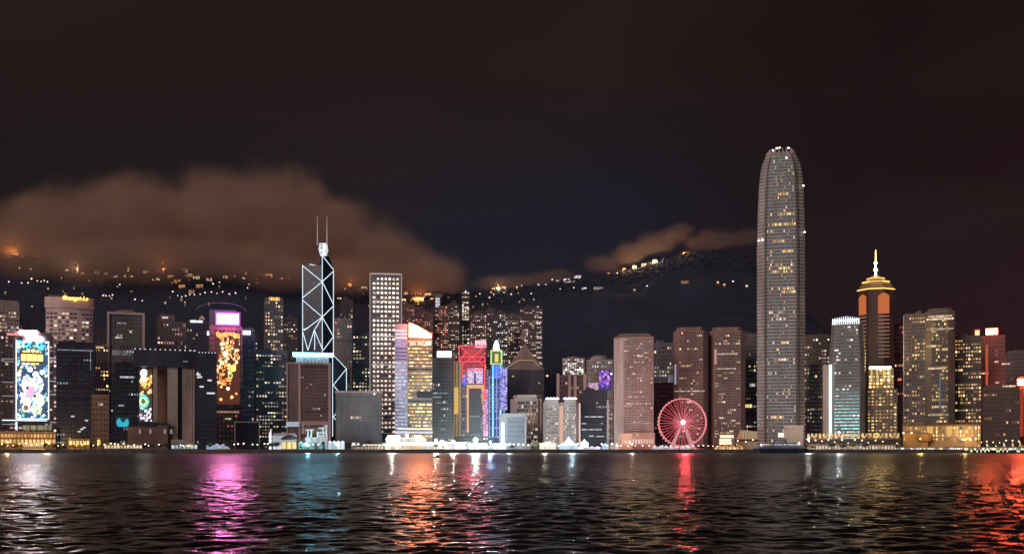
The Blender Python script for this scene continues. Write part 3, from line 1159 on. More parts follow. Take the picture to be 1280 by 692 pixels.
    struct(g.build('glazing', lit_mat(), root, True), 'stuff')
bank_tower()

# --- brown framed block in front of the prism tower
b = B('framed_block', 'brown office block in pale frame topped by an icy blue light band', 359, 413, 455, 1500, 40, (0.24, 0.13, 0.13))
b.body(fins=0, ledges=24, ld=.3)
b.glaze(24, 14, .08, 'pink', .18, dim=.035, dimcol=(1, .6, .55), indiv=30, x0=b.lx(375), x1=b.lx(410), hf=.4, wf=.8)
fm = wall_mat((.58, .42, .40), .6, .12)
for p0, p1 in ((358.5, 360), (373, 376), (410.5, 413.5)):
    m = MB(); m.box(b.lx(p0), b.lx(p1), -1.4, -.5, 0, b.h); m.build('pier', fm, b.root)
m = MB(); m.box(b.lx(358.5), b.lx(413.5), -1.6, 0, b.h + .01, b.h + 2.4); m.box(b.lx(376.01), b.lx(410.49), -1.3, -.5, b.lz(531), b.lz(526)); m.build('cornice', fm, b.root)
m = MB(); m.box(b.lx(370), b.lx(411), 3, 34, b.h + 2.5, b.lz(444)); m.build('roof', wall_mat((.5, .42, .44)), b.root)
m = MB(); m.box(b.lx(366), b.lx(416.5), -2, 36, b.lz(442.9), b.lz(440.8)); m.build('light_band', glow((.14, .70, .95), 20.0, True), b.root)
for k in range(9):
    m = MB(); px = 373 + k * 4.5
    m.box(b.lx(px), b.lx(px + 1.6), 1.5, 2.9, b.h + 2.5, b.lz(446)); m.build('roof_column', glow((.85, .9, 1), .45), b.root)
b.panel('lit_billboard', 358, 374, 527, 533, -3, glow((.75, .85, 1), .5))
b.strip(377, 409, 538, 9, (.8, .55, .5), .25, 'lit_lobby', -.9, segs=10)

b = B('stone_tower', 'pale mottled tower just right of the white braced prism', 412, 440, 400, 1790, 36, (0.42, 0.34, 0.33), base=GZ)
b.body(fins=8, ledges=30)
b.glaze(36, 9, .18, 'pink', .3, dim=.06, indiv=40, dimcol=(1, .85, .85))
b.roof(hgt=3)

b = B('grey_box', 'plain grey box hall with one lit sign in the middle', 420, 476, 491, 1390, 40, (0.19, 0.155, 0.155))
b.body(fins=16, ledges=10, fd=.25)
m = MB(); m.box(-b.w / 2 + 1, b.w / 2 - 1, -1.0, -.6, 4, b.h - 4)
m.build('screen_wall', wall_mat((.125, .108, .115), .7), b.root)
m = MB(); m.box(-b.w / 2 - 1, b.w / 2 + 1, -2, 42, b.h + .01, b.h + 3); m.build('roof', wall_mat((.34, .25, .24)), b.root)
b.strip(438, 452, 521.5, 3.4, (1, .82, .62), .6, 'sign_lettering', -1.6, segs=4)
b.strip(447, 466, 525, 1.6, (.9, .75, .65), .25, 'sign_lettering', -1.6, segs=7)
b.lamp(468, 492, 1.2, (1, .7, .6), 2.5, y=-2.4)

b = B('apartment_tower', 'dim apartment block crammed left of the dotted tower', 441, 463, 418, 1780, 26, (0.15, 0.12, 0.12), base=GZ)
b.body(fins=5, ledges=24)
b.glaze(32, 6, .42, 'warm', .3, indiv=40)
b.roof(hgt=4)

# --- tower with the regular grid of bright dots
b = B('dotted_tower', 'square tower covered by a regular grid of bright white lamps', 463, 502, 343, 1640, 44, (0.20, 0.16, 0.16))
b.body(fins=14, ledges=0, fd=.3)
nf, nbx = 34, 7
lamp_meshes = []
for q in range(6):
    mm = MB(); k = .55 + .26 * q
    k *= 1.3
    mm.box(-1.6, 1.6, -.5, 0, -1.35, 1.35, (1.35 * k, 1.18 * k, .95 * k))
    lamp_meshes.append(mm.mesh('window', lit_mat(), True))
x0_, x1_ = b.lx(465.2), b.lx(499.4)
rest = MB(); n_single = 0
random.seed(31)
for j in range(nf):
    z = b.lz(348.5) - j * (b.lz(348.5) - b.lz(545)) / nf
    for i in range(nbx):
        x = x0_ + (x1_ - x0_) * (i + .5) / nbx
        if random.random() < .07:
            continue
        q = random.randrange(6)
        if n_single < 100:
            o = bpy.data.objects.new('window', lamp_meshes[q]); COL.objects.link(o); o.parent = b.root; o.location = (x, -.35, z); o.scale = (random.uniform(.8, 1.2), 1, random.uniform(.75, 1.15)); n_single += 1
        else:
            k = (.75 + .18 * q) * (.62 if j > 16 else .85)
            rest.box(x - 1.6, x + 1.6, -.85, -.35, z - 1.35, z + 1.35, (1.7 * k, 1.25 * k, 1.05 * k))
    for i in range(nbx * 2):
        xx = x0_ + (x1_ - x0_) * (i + .25) / (nbx * 2)
        c = wcol('warm', .24)
        rest.box(xx, xx + 1.8, -.2, -.02, z - 2.6, z - 1.6, c)
struct(rest.build('glazing', lit_mat(), b.root, True), 'stuff')
for py in (376.5, 420, 456):
    b.strip(465, 500, py, 2.2, (1, .85, .75), .7, 'lit_floor', -.9, segs=16)
for px in (462.6, 502):
    m = MB(); m.box(b.lx(px) - .7, b.lx(px) + .7, -.9, .4, 0, b.h + 1); m.build('lit_edge', glow((1, .84, .8), .38), b.root)
m = MB(); m.box(b.lx(462.6) + .71, b.lx(502) - .71, -.9, .4, b.h, b.h + 2); m.build('lit_edge', glow((1, .84, .8), .45), b.root)
b.roof(hgt=3, plant=False)

# --- golden banded tower with glowing curved crown
b = B('banded_tower', 'golden tower of lit floor bands with red glowing curved crown', 494, 540, 423, 1440, 40, (0.30, 0.24, 0.20))
b.body(fins=0, ledges=30, ld=.5, z1=b.h)
b.glaze(31, 13, .9, 'gold', .75, dim=.07, x0=b.lx(510), x1=b.lx(540), hf=.42, wf=.92, indiv=70, runs=.5)
m = MB(); m.box(b.lx(493.5), b.lx(509.5), -1.6, 30, 0, b.lz(405)); m.build('side_wing', wall_mat((.42, .4, .5)), b.root)
g = MB()
random.seed(8)
for j in range(33):
    z = 4 + j * (b.lz(408) - 6) / 33
    for i in range(6):
        xx = b.lx(494.2) + i * (b.lx(509) - b.lx(494.2)) / 6
        s_ = random.uniform(.45, 1.15) * (1.0 if j > 16 else .8)
        c = (.72 * s_, .72 * s_, 1.0 * s_) if (j < 25) else (.5 * s_, .4 * s_, .85 * s_)
        if j > 29:
            c = (.9, .85, .95)
        if 24 <= j <= 27:
            c = (.16, .12, .34)
        g.quad((xx, -1.7, z), (xx + 2.6, -1.7, z), (xx + 2.6, -1.7, z + 2.6), (xx, -1.7, z + 2.6), c)
struct(g.build('wing_glazing', lit_mat(), b.root, True), 'stuff')
m = MB()
n = 12
top = []
for k in range(n + 1):
    t = k / n
    top.append((b.lx(510.5) + (b.lx(540) - b.lx(510.5)) * t, b.lz(402.5) + (b.lz(417) - b.lz(402.5)) * t ** 1.3))
poly0 = [(x, 0.0, z) for x, z in top] + [(b.lx(540), 0, b.h + .05), (b.lx(510.5), 0, b.h + .05)]
m.loft([poly0, [(x, 34.0, z) for x, y, z in poly0]])
m.build('crown', wall_mat((.5, .25, .2)), b.root)
m = MB()
poly1 = [(x * .94 + .9, -.5, z - 1.5) for x, z in top] + [(b.lx(539), -.5, b.lz(421.5)), (b.lx(511.5), -.5, b.lz(420.5))]
m.loft([poly1, [(x, -.05, z) for x, y, z in poly1]])
m.build('crown_sign', glow((1.0, .34, .18), 34.0, True), b.root)
point_light('crown_wash_fill', b.root, (b.lx(530), -20, b.lz(402)), (1, .2, .1), 190000, 5)  # added fill lamp floating off the crown, reddens the neighbouring walls
b.strip(511, 540, 429, 5.5, (1, .84, .56), 1.25, 'lit_floor', -.8, segs=3)
b.strip(510.5, 540, 425.5, 1.4, (1, .5, .35), .9, 'lit_floor', -.8)
m = MB(); m.box(b.lx(521), b.lx(540.5), -1.1, -.6, b.lz(497), b.lz(488.5)); m.build('dark_band', dark_m, b.root)
b.strip(497, 540, 535.5, 1.8, (1, .95, .85), 1.2, 'light_band', -1.8)
b.strip(494, 541, 540, 2.6, (.95, .95, 1), .8, 'light_band', -2.3)

b = B('dark_tower', 'dark grey tower with a white sign on top beside the golden banded tower', 540.5, 567, 447, 1470, 34, (0.085, 0.085, 0.095), rough=.4)
b.body(fins=6, ledges=22)
b.glaze(26, 8, .05, 'white', .4, dim=.014, indiv=14)
m = MB(); m.box(b.lx(544), b.lx(566), 2, 20, b.h + .01, b.lz(438)); m.build('roof', b.wall, b.root)
b.panel('roof_sign', 546.5, 564, 438.5, 446, 1.9, glow((1, .86, .72), 5.0, True))
for py, pa, pb in ((491, 541, 560), (496, 541, 552), (525, 551, 558), (536, 551, 557), (503, 545, 560)):
    b.strip(pa, pb, py, 1.6, (.9, .95, .95), .4, segs=3)

b = B('amber_tower', 'narrow tower with vertical amber light strips left of the red trusses', 566, 577, 452, 1490, 26, (0.32, 0.22, 0.17))
b.body(fins=4)
for px, c in ((567.5, (1, .45, .15)), (571, (1, .62, .22)), (575, (1, .7, .45))):
    m = MB(); m.box(b.lx(px) - .8, b.lx(px) + .8, -1.3, -.6, b.lz(545), b.lz(454)); m.build('light_strip', glow(c, .42), b.root)
b.panel('lit_wall', 565.5, 573, 484, 517, -1.5, glow((1.0, .62, .18), .75))
b.roof(hgt=3, plant=False)

# --- bank hall with red trusses
b = B('truss_building', 'grey bank building hung from glowing red trusses around a white screen', 574, 611, 462, 1500, 44, (0.30, 0.24, 0.28))
b.body(fins=9, ledges=16)
b.glaze(20, 10, .3, 'pink', .35, dim=.06, indiv=10)
m = MB(); m.box(b.lx(576), b.lx(606), 3, 30, b.h + .01, b.lz(432)); m.build('upper_storey', wall_mat((.14, .07, .08)), b.root)
rm = glow((1.0, .10, .12), 1.1)
trs = [((574, 432), (590, 446)), ((590, 446), (607, 432)), ((574, 446), (607, 446)), ((574, 432), (607, 432)), ((574, 458), (590, 446)), ((590, 446), (607, 458)), ((576, 452), (606, 452)), ((578, 474), (578, 455)), ((606, 500), (606, 446)), ((582, 462), (605, 462)), ((574, 432), (574, 452)), ((598, 452), (607, 440)), ((582, 440), (574, 452))]
for (a_, p_), (c_, q_) in trs:
    m = MB(); m.tube((b.lx(a_), -2.2, b.lz(p_)), (b.lx(c_), -2.2, b.lz(q_)), .95, 6); m.build('red_truss', rm, b.root)
point_light('truss_wash_fill', b.root, (b.lx(592), -20, b.lz(448)), (1, .14, .2), 80000, 5)  # added fill lamp in mid-air before the trusses, for their red wash
def hb(u, v):
    if abs(u - .5) < .06 and v > .3:
        return (.1, .06, .12)
    return tuple(c * random.uniform(.6, 1.3) for c in (.95, .72, 1.05)) if random.random() < .8 else (.35, .2, .5)
led_screen(b, 584, 603.5, 460, 479, -1.6, 16, 15, hb)
led_screen(b, 575, 583, 470, 481, -1.6, 8, 9, lambda u, v: (.5 * random.random(), .5 * random.random(), .9))
def hb2(u, v):
    return (1.3, .9, 1.1) if random.random() < .75 else (.9, .3, .4)
led_screen(b, 594, 608, 424.5, 434, 2.0, 12, 9, hb2)
gm = glow((1.0, .55, .28), .9)
for q in ((583.5, 605, 480.5, 485), (583.5, 586, 485.1, 540), (602.5, 605, 485.1, 505)):
    m = MB(); m.box(b.lx(q[0]), b.lx(q[1]), -1.7, -1, b.lz(q[3]), b.lz(q[2])); m.build('gold_frame', gm, b.root)
b.panel('hall_screen', 586.2, 601, 486, 541, -1.0, wall_mat((.10, .11, .13), .4))
b.strip(587, 600, 520, 1.4, (.8, .85, .9), .4, y=-1.8, segs=4)
def pnk(u, v):
    return random.choice([(1.2, .35, .45), (1.1, .8, 1.2), (.5, .4, 1.0), (.9, .15, .2), (.3, .1, .2)])
led_screen(b, 603.5, 611, 486, 545, -2.0, 7, 46, pnk, 'light_curtain')

# --- blue-lined tower with green and white lantern
b = B('lantern_tower', 'slim tower outlined in blue light with green framed lantern top', 610.5, 631, 461, 1460, 30, (0.05, 0.07, 0.2))
b.body(fins=5, ledges=14)
b.glaze(24, 6, .6, 'cool', .25, dim=.05, dimcol=(.2, .4, 2.5), indiv=20)
bl = glow((.10, .28, 1.0), 7.0, True)
for k in range(5):
    px = 611.5 + k * 4.7
    m = MB(); m.tube((b.lx(px), -1.4, b.lz(545)), (b.lx(px), -1.4, b.lz(456 if 0 < k < 4 else 470)), .55, 5); m.build('light_strip', bl if k % 2 else glow((.5, .5, 1), .9), b.root)
for py in (471, 484, 498, 509, 523, 535):
    b.strip(611, 631, py, 1.0, (.5, .65, 1.2), .6, 'light_band', -2.2)
b.panel('blue_wall', 615, 627, 456, 472, -1.2, glow((.05, .15, .8), 1.8, True))
m = MB(); m.box(b.lx(613.5), b.lx(627.5), 2, 18, b.h + .01, b.lz(437.5)); m.build('crown', wall_mat((.15, .2, .1)), b.root)
gf = glow((.75, 1.0, .35), .9)
for q in ((613, 615, 437, 455), (626, 628, 437, 455), (615.1, 625.9, 437, 439), (615.1, 625.9, 453.5, 455)):
    m = MB(); m.box(b.lx(q[0]), b.lx(q[1]), .6, 1.9, b.lz(q[3]), b.lz(q[2])); m.build('lit_frame', gf, b.root)
b.panel('gold_emblem', 618.5, 623, 442, 452, 1.9, glow((.9, .8, .2), 1.0))
m = MB(); m.loft([[(b.lx(616.5), 6, b.lz(437)), (b.lx(624.5), 6, b.lz(437)), (b.lx(624.5), 15, b.lz(437)), (b.lx(616.5), 15, b.lz(437))], [(b.lx(617), 6.5, b.lz(430)), (b.lx(624), 6.5, b.lz(430)), (b.lx(624), 14, b.lz(430)), (b.lx(617), 14, b.lz(430))], [(b.lx(619.5), 9.5, b.lz(424)), (b.lx(621.5), 9.5, b.lz(424)), (b.lx(621.5), 11, b.lz(424)), (b.lx(619.5), 11, b.lz(424))]])
m.build('lantern', glow((.75, 1.0, .95), 2.2, True), b.root)
led_screen(b, 625, 634, 459, 512, -2.8, 8, 40, lambda u, v: random.choice([(.7, .3, .7), (.3, .4, 1.2), (.15, .2, .7), (.8, .7, 1.1), (.05, .06, .2)]), 'light_curtain')

b = B('pyramid_tower', 'shadowy tower with flared pyramid roof right of the blue lantern tower', 631, 680, 462, 1600, 44, (0.10, 0.10, 0.13))
b.body(fins=11, ledges=20)
b.glaze(22, 12, .06, 'warm', .3, dim=.014, indiv=14)
hw = b.w / 2
m = MB()
sq = lambda k, z, o=0: [(-hw * k, 22 - 22 * k - o, z), (hw * k, 22 - 22 * k - o, z), (hw * k, 22 + 22 * k, z), (-hw * k, 22 + 22 * k, z)]
m.loft([sq(1.05, b.h + .05), sq(.72, b.lz(452)), sq(.42, b.lz(443)), sq(.2, b.lz(434)), sq(.03, b.lz(428))])
m.build('roof', wall_mat((.27, .22, .2), .6), b.root)
for p0, p1, q0, q1 in ((634, 459, 648, 450), (648, 450, 667, 450), (667, 450, 674, 457)):
    m = MB(); m.tube((b.lx(p0), -1.5, b.lz(p1)), (b.lx(q0), 2.5, b.lz(q1)), .55); m.build('lit_eave', glow((1, .75, .5), .4), b.root)
b.lamp(684, 469, 1.6, (1, .5, .2), 2.5, y=8)

b = B('rounded_block', 'beige rounded office block with drum top and close windows', 637, 681, 498, 1450, 40, (0.42, 0.34, 0.31))
m = MB()
hw = b.w / 2
oct_ = lambda k, z: [(-hw * k, 20 - 8 * k, z), (-hw * .62 * k, 20 - 20 * k, z), (hw * .62 * k, 20 - 20 * k, z), (hw * k, 20 - 8 * k, z), (hw * k, 20 + 8 * k, z), (hw * .6 * k, 20 + 20 * k, z), (-hw * .6 * k, 20 + 20 * k, z), (-hw * k, 20 + 8 * k, z)]
m.loft([oct_(1, 0), oct_(1, b.h)])
for k in range(13):
    z = b.h * (k + 1) / 13.5
    m.loft([oct_(1.02, z - .7), oct_(1.02, z)])
m.build('wall', b.wall, b.root)
m = MB(); m.loft([oct_(.86, b.h + .05), oct_(.84, b.h + 5), oct_(.8, b.h + 6)]); m.build('roof', b.wall, b.root)
g = MB(); random.seed(3)
for j in range(13):
    for i in range(16):
        t = -.6 + 1.2 * (i + .5) / 16
        z = b.h * (j + .15) / 13.5
        on = random.random() < .45
        c = wcol('warm', .28) if on else (.03, .025, .025)
        g.quad((hw * (t - .03), -.45, z), (hw * (t + .03), -.45, z), (hw * (t + .03), -.45, z + 3), (hw * (t - .03), -.45, z + 3), c)
struct(g.build('glazing', lit_mat(), b.root, True), 'stuff')
for px in (663.5, 676):
    m = MB(); m.box(b.lx(px) - .8, b.lx(px) + .8, -.9, -.46, 0, b.h); m.build('pier', wall_mat((.6, .48, .45)), b.root)

b = B('grey_screen_block', 'low block with a large grey screen and glowing white pylon edge', 624, 658, 517.5, 1400, 22, (0.3, 0.26, 0.26))
b.body()
b.panel('screen', 634, 655.5, 521, 553, -.2, wall_mat((.17, .16, .18), .5))
b.roof(hgt=1, plant=False)
m = MB(); m.box(b.lx(626.5), b.lx(630.5), -2.4, -.2, b.lz(557), b.lz(527.5)); m.build('light_pylon', glow((.85, .92, 1), 2.0, True), b.root)
for py in (527, 533, 539, 545):
    b.strip(635, 655, py, .8, (.6, .55, .6), .12, 'screen_line', -1.4)

b = B('twin_block', 'beige chamfered twin block with glowing pink centre shaft and white roof lights', 678, 725, 499, 1420, 40, (0.40, 0.32, 0.30))
hw = b.w / 2
m = MB()
for sx in (-1, 1):
    P_ = [(sx * hw * .12, 0), (sx * hw * .8, 0), (sx * hw, 8), (sx * hw, 40), (sx * hw * .12, 40)]
    if sx < 0:
        P_.reverse()
    cxx, cyy = sx * hw * .55, 20
    m.loft([[(x, y, 0) for x, y in P_], [(x, y, b.h - 6) for x, y in P_], [(cxx + (x - cxx) * .82, cyy + (y - cyy) * .82, b.h) for x, y in P_]])
m.box(-hw * .119, hw * .119, 3, 36, 0, b.h - 4)
m.build('wall', b.wall, b.root)
b.glaze(15, 8, .5, 'warm', .30, dim=.04, x0=-hw * .8, x1=-hw * .14, z1=b.h - 7, indiv=24, sides=False)
b.glaze(15, 8, .4, 'warm', .26, dim=.04, x0=hw * .14, x1=hw * .8, z1=b.h - 7, indiv=24, sides=False)
m = MB(); m.box(-hw * .10, hw * .10, -.4, .4, 8, b.h - 8); m.build('lit_shaft', glow((1.0, .62, .5), .75, True), b.root)
for sx in (-1, 1):
    m = MB()
    for k in range(9):
        x = sx * hw * (.14 + .75 * k / 9)
        m.box(x - .9, x + .9, -1, 2, b.h + .1, b.h + 2.4 + (k % 2))
    m.build('roof_lights', glow((.85, .92, 1), 1.6), b.root)
m = MB(); m.box(hw * .95, hw * 1.02, 4, 7.5, 2, b.h - 5); m.build('lit_edge', glow((1, .75, .65), .9), b.root)

b = B('column_tower', 'brown tower with pale corner columns and white lit rooftop behind twin block', 699, 731, 469, 1600, 34, (0.17, 0.10, 0.10))
b.body(fins=6)
for px in (697.5, 712, 719, 731):
    m = MB(); m.box(b.lx(px) - 2.2, b.lx(px) + 2.2, -1.4, -.6, 0, b.h + (3 if px in (697.5, 731) else 0)); m.build('column', wall_mat((.62, .52, .48)), b.root)
b.glaze(16, 9, .15, 'warm', .25, indiv=16)
m = MB(); m.box(b.lx(703), b.lx(731), 2, 32, b.h + .01, b.lz(447)); m.build('upper_storey', wall_mat((.36, .29, .26)), b.root)
g = MB()
for j in range(8):
    for i in range(9):
        x = b.lx(704) + (b.lx(730) - b.lx(704)) * i / 9; z = b.h + 2 + j * 3.1
        c = wcol('white', .9 if j < 3 else .3) if random.random() < .65 else (.05, .04, .04)
        g.quad((x, 1.9, z), (x + 2.4, 1.9, z), (x + 2.4, 1.9, z + 2), (x, 1.9, z + 2), c)
struct(g.build('glazing', lit_mat(), b.root, True), 'stuff')
m = MB(); m.lathe([(13, b.lz(447) + .05), (12, b.lz(446)), (7, b.lz(444.5)), (.2, b.lz(443.5))], 12, cx=b.lx(717), cy=17); m.build('roof', wall_mat((.45, .25, .22)), b.root)

b = B('purple_screen_tower', 'pale tower with domed roof and purple light screen on its side', 734, 766, 449, 1590, 34, (0.40, 0.36, 0.34))
b.body(fins=8, ledges=18)
b.glaze(22, 11, .3, 'white', .3, dim=.06, indiv=30, hf=.45)
m = MB(); m.lathe([(15, b.h + .05), (14, b.h + 4), (9, b.h + 7), (.3, b.h + 8.5)], 14, cy=17); m.build('roof', wall_mat((.4, .33, .3)), b.root)
its = [(random.random(), random.random(), random.uniform(.06, .18), random.choice([(.5, .15, .9), (.9, .3, .8), (.2, .12, .7), (1.1, .7, 1.2)]), False) for _ in range(22)]
led_screen(b, 749, 765, 462, 486, -1, 16, 24, blobs(1, its, (.06, .04, .28), 1.4))
led_screen(b, 736, 748, 478, 487, -1, 12, 9, lambda u, v: random.choice([(.7, .3, .55), (.4, .25, .35), (.9, .6, .7)]))
b.lamp(764, 467, 1.5, (.95, .95, 1), 3.5, y=-2)

b = B('dark_block', 'dark low block with thin white light lines below the purple screen', 727, 759, 489.5, 1440, 36, (0.05, 0.045, 0.06), rough=.4)
b.body(fins=8, ledges=12, fd=.3)
b.glaze(14, 9, .04, 'white', .3, dim=.01, indiv=8)
b.roof(hgt=3)
for py, pa, pb in ((520.5, 731, 755), (536.5, 727, 752), (529, 727, 733), (529, 751, 754), (544.5, 736, 742), (545, 745, 755)):
    b.strip(pa, pb, py, 1.3, (1, .97, .95), .8, 'light_line', segs=max(2, int((pb - pa) / 2)))
m = MB(); m.box(b.lx(758.5), b.lx(761), -1, 3, 0, b.lz(500)); m.build('pier', wall_mat((.5, .43, .42)), b.root)

# --- pinkish round-window tower
b = B('stone_tower', 'pinkish brown slab tower with chamfered flat top beside the red wheel', 766.5, 817, 421, 1420, 46, (0.44, 0.25, 0.22))
b.body(fins=0, ledges=0, x0=b.lx(779))
m = MB()
m.prism([(b.lx(766.5), 12), (b.lx(779) - .02, .3), (b.lx(779) - .02, 46), (b.lx(766.5), 46)], 0, b.h); m.build('side_wall', wall_mat((.50, .33, .30)), b.root)
b.glaze(48, 16, .12, 'pink', .3, dim=.05, dimcol=(1, .6, .5), indiv=60, x0=b.lx(780.5), x1=b.lx(815.5), runs=.05, hf=.55, wf=.6)
m = MB(); m.loft([[(b.lx(768), 2, b.h + .02), (b.lx(816), 2, b.h + .02), (b.lx(816), 44, b.h + .02), (b.lx(768), 44, b.h + .02)], [(b.lx(775), 10, b.lz(415.5)), (b.lx(810), 10, b.lz(415.5)), (b.lx(810), 38, b.lz(415.5)), (b.lx(775), 38, b.lz(415.5))]]); m.build('roof', wall_mat((.33, .22, .2)), b.root)
b.strip(781, 815, 529, 1.2, (1, .7, .6), .55, segs=14)
b.strip(797, 805, 445, 2, (1, .8, .65), .7, segs=4)
m = MB(); m.box(b.lx(775), b.lx(819), -26, -2, 0, b.lz(541)); m.build('podium', wall_mat((.5, .33, .28)), b.root)
for k in range(12):
    px = 778 + k * 3.4
    b.strip(px, px + 1.9, 551.5, 6, (1, .7, .58), .8, 'lit_arch', -26.4)
b.strip(777, 818, 543.5, 2.5, (1, .62, .35), .5, 'lit_floor', -26.4, segs=20)

b = B('apartment_tower', 'dim grey tower peeping between the pinkish slab and brown twins', 817.5, 843, 431, 1640, 30, (0.14, 0.12, 0.14))
b.body(fins=6, ledges=20)
b.glaze(26, 8, .22, 'warm', .3, indiv=30)
b.roof(hgt=4)
b.strip(835, 842, 474, 14, (.7, .7, .95), .25, 'lit_wall', -.9, segs=3)
b = B('low_block', 'dark red low block in the gap behind the red wheel', 818, 842, 479, 1500, 30, (0.10, 0.05, 0.055))
b.body(fins=6, ledges=10)
b.glaze(14, 8, .05, 'red', .2, dim=.02, dimcol=(1, .35, .35), indiv=6)
b.roof(hgt=3, plant=False)

# --- brown twin towers behind the wheel
def brown_tower(px0, px1, top, Y, label, n):
    b = B('brown_tower', label, px0, px1, top, Y, 46, (0.30, 0.19, 0.16))
    w = b.w
    m = MB()
    P_ = lambda e: [(-w / 2 - e, 8), (-w / 2 + 7, -e), (w / 2 - 7, -e), (w / 2 + e, 8), (w / 2 + e, 40), (w / 2 - 7, 46 + e), (-w / 2 + 7, 46 + e), (-w / 2 - e, 40)]
    m.prism(P_(0), 0, b.h)
    for k in range(44):
        z = b.h * (k + 1) / 44.5
        m.prism(P_(.4), z - 1.5, z)
    m.build('wall', b.wall, b.root)
    m = MB(); m.prism([(x * .82, y * .8 + 4) for x, y in P_(0)], b.h + .02, b.h + 5.5); m.build('roof', b.wall, b.root)
    b.glaze(44, 12, .12, 'warm', .32, dim=.035, indiv=44, x0=-w / 2 + 8, x1=w / 2 - 8, y0=-.4, sides=False, clump=.6, dimcol=(1, .65, .55))
    return b
b = brown_tower(842, 885, 413, 1470, 'left brown tower of the twin pair behind the red wheel', 0)
b.strip(843, 881, 488.5, 1.4, (1, .75, .6), .7, segs=16)
b.strip(851, 863, 457, 2.4, (1, .6, .25), .7, segs=5)
m = MB(); m.box(b.lx(843), b.lx(845.5), -.9, -.41, b.lz(480), b.lz(455)); m.build('light_strip', glow((.8, .75, .9), .4), b.root)
b = brown_tower(886.5, 932, 413, 1480, 'right brown tower of the twin pair behind the red wheel', 1)
b.strip(897, 922, 442, 1.6, (1, .85, .7), .6, segs=10)
b.strip(895, 920, 460.5, 1.6, (1, .8, .6), .6, segs=10)
m = MB(); m.box(b.lx(893), b.lx(896), -.9, -.41, b.lz(455), b.lz(436)); m.build('light_strip', glow((1, .55, .55), .5), b.root)

b = B('side_tower', 'dusky tower tucked between the brown twins and tallest skyscraper', 926, 948, 419, 1570, 36, (0.15, 0.12, 0.11))
b.body(fins=6, ledges=22)
b.glaze(28, 7, .16, 'warm', .3, indiv=24)
b.roof(hgt=3)
b.strip(930, 940, 507, 5, (1, .72, .25), 1.3, segs=3)
b.lamp(928, 473, 1.5, (1, .95, .9), 2.6)
b.strip(937, 944, 481, 4.5, (1, .95, .9), .55, segs=3)

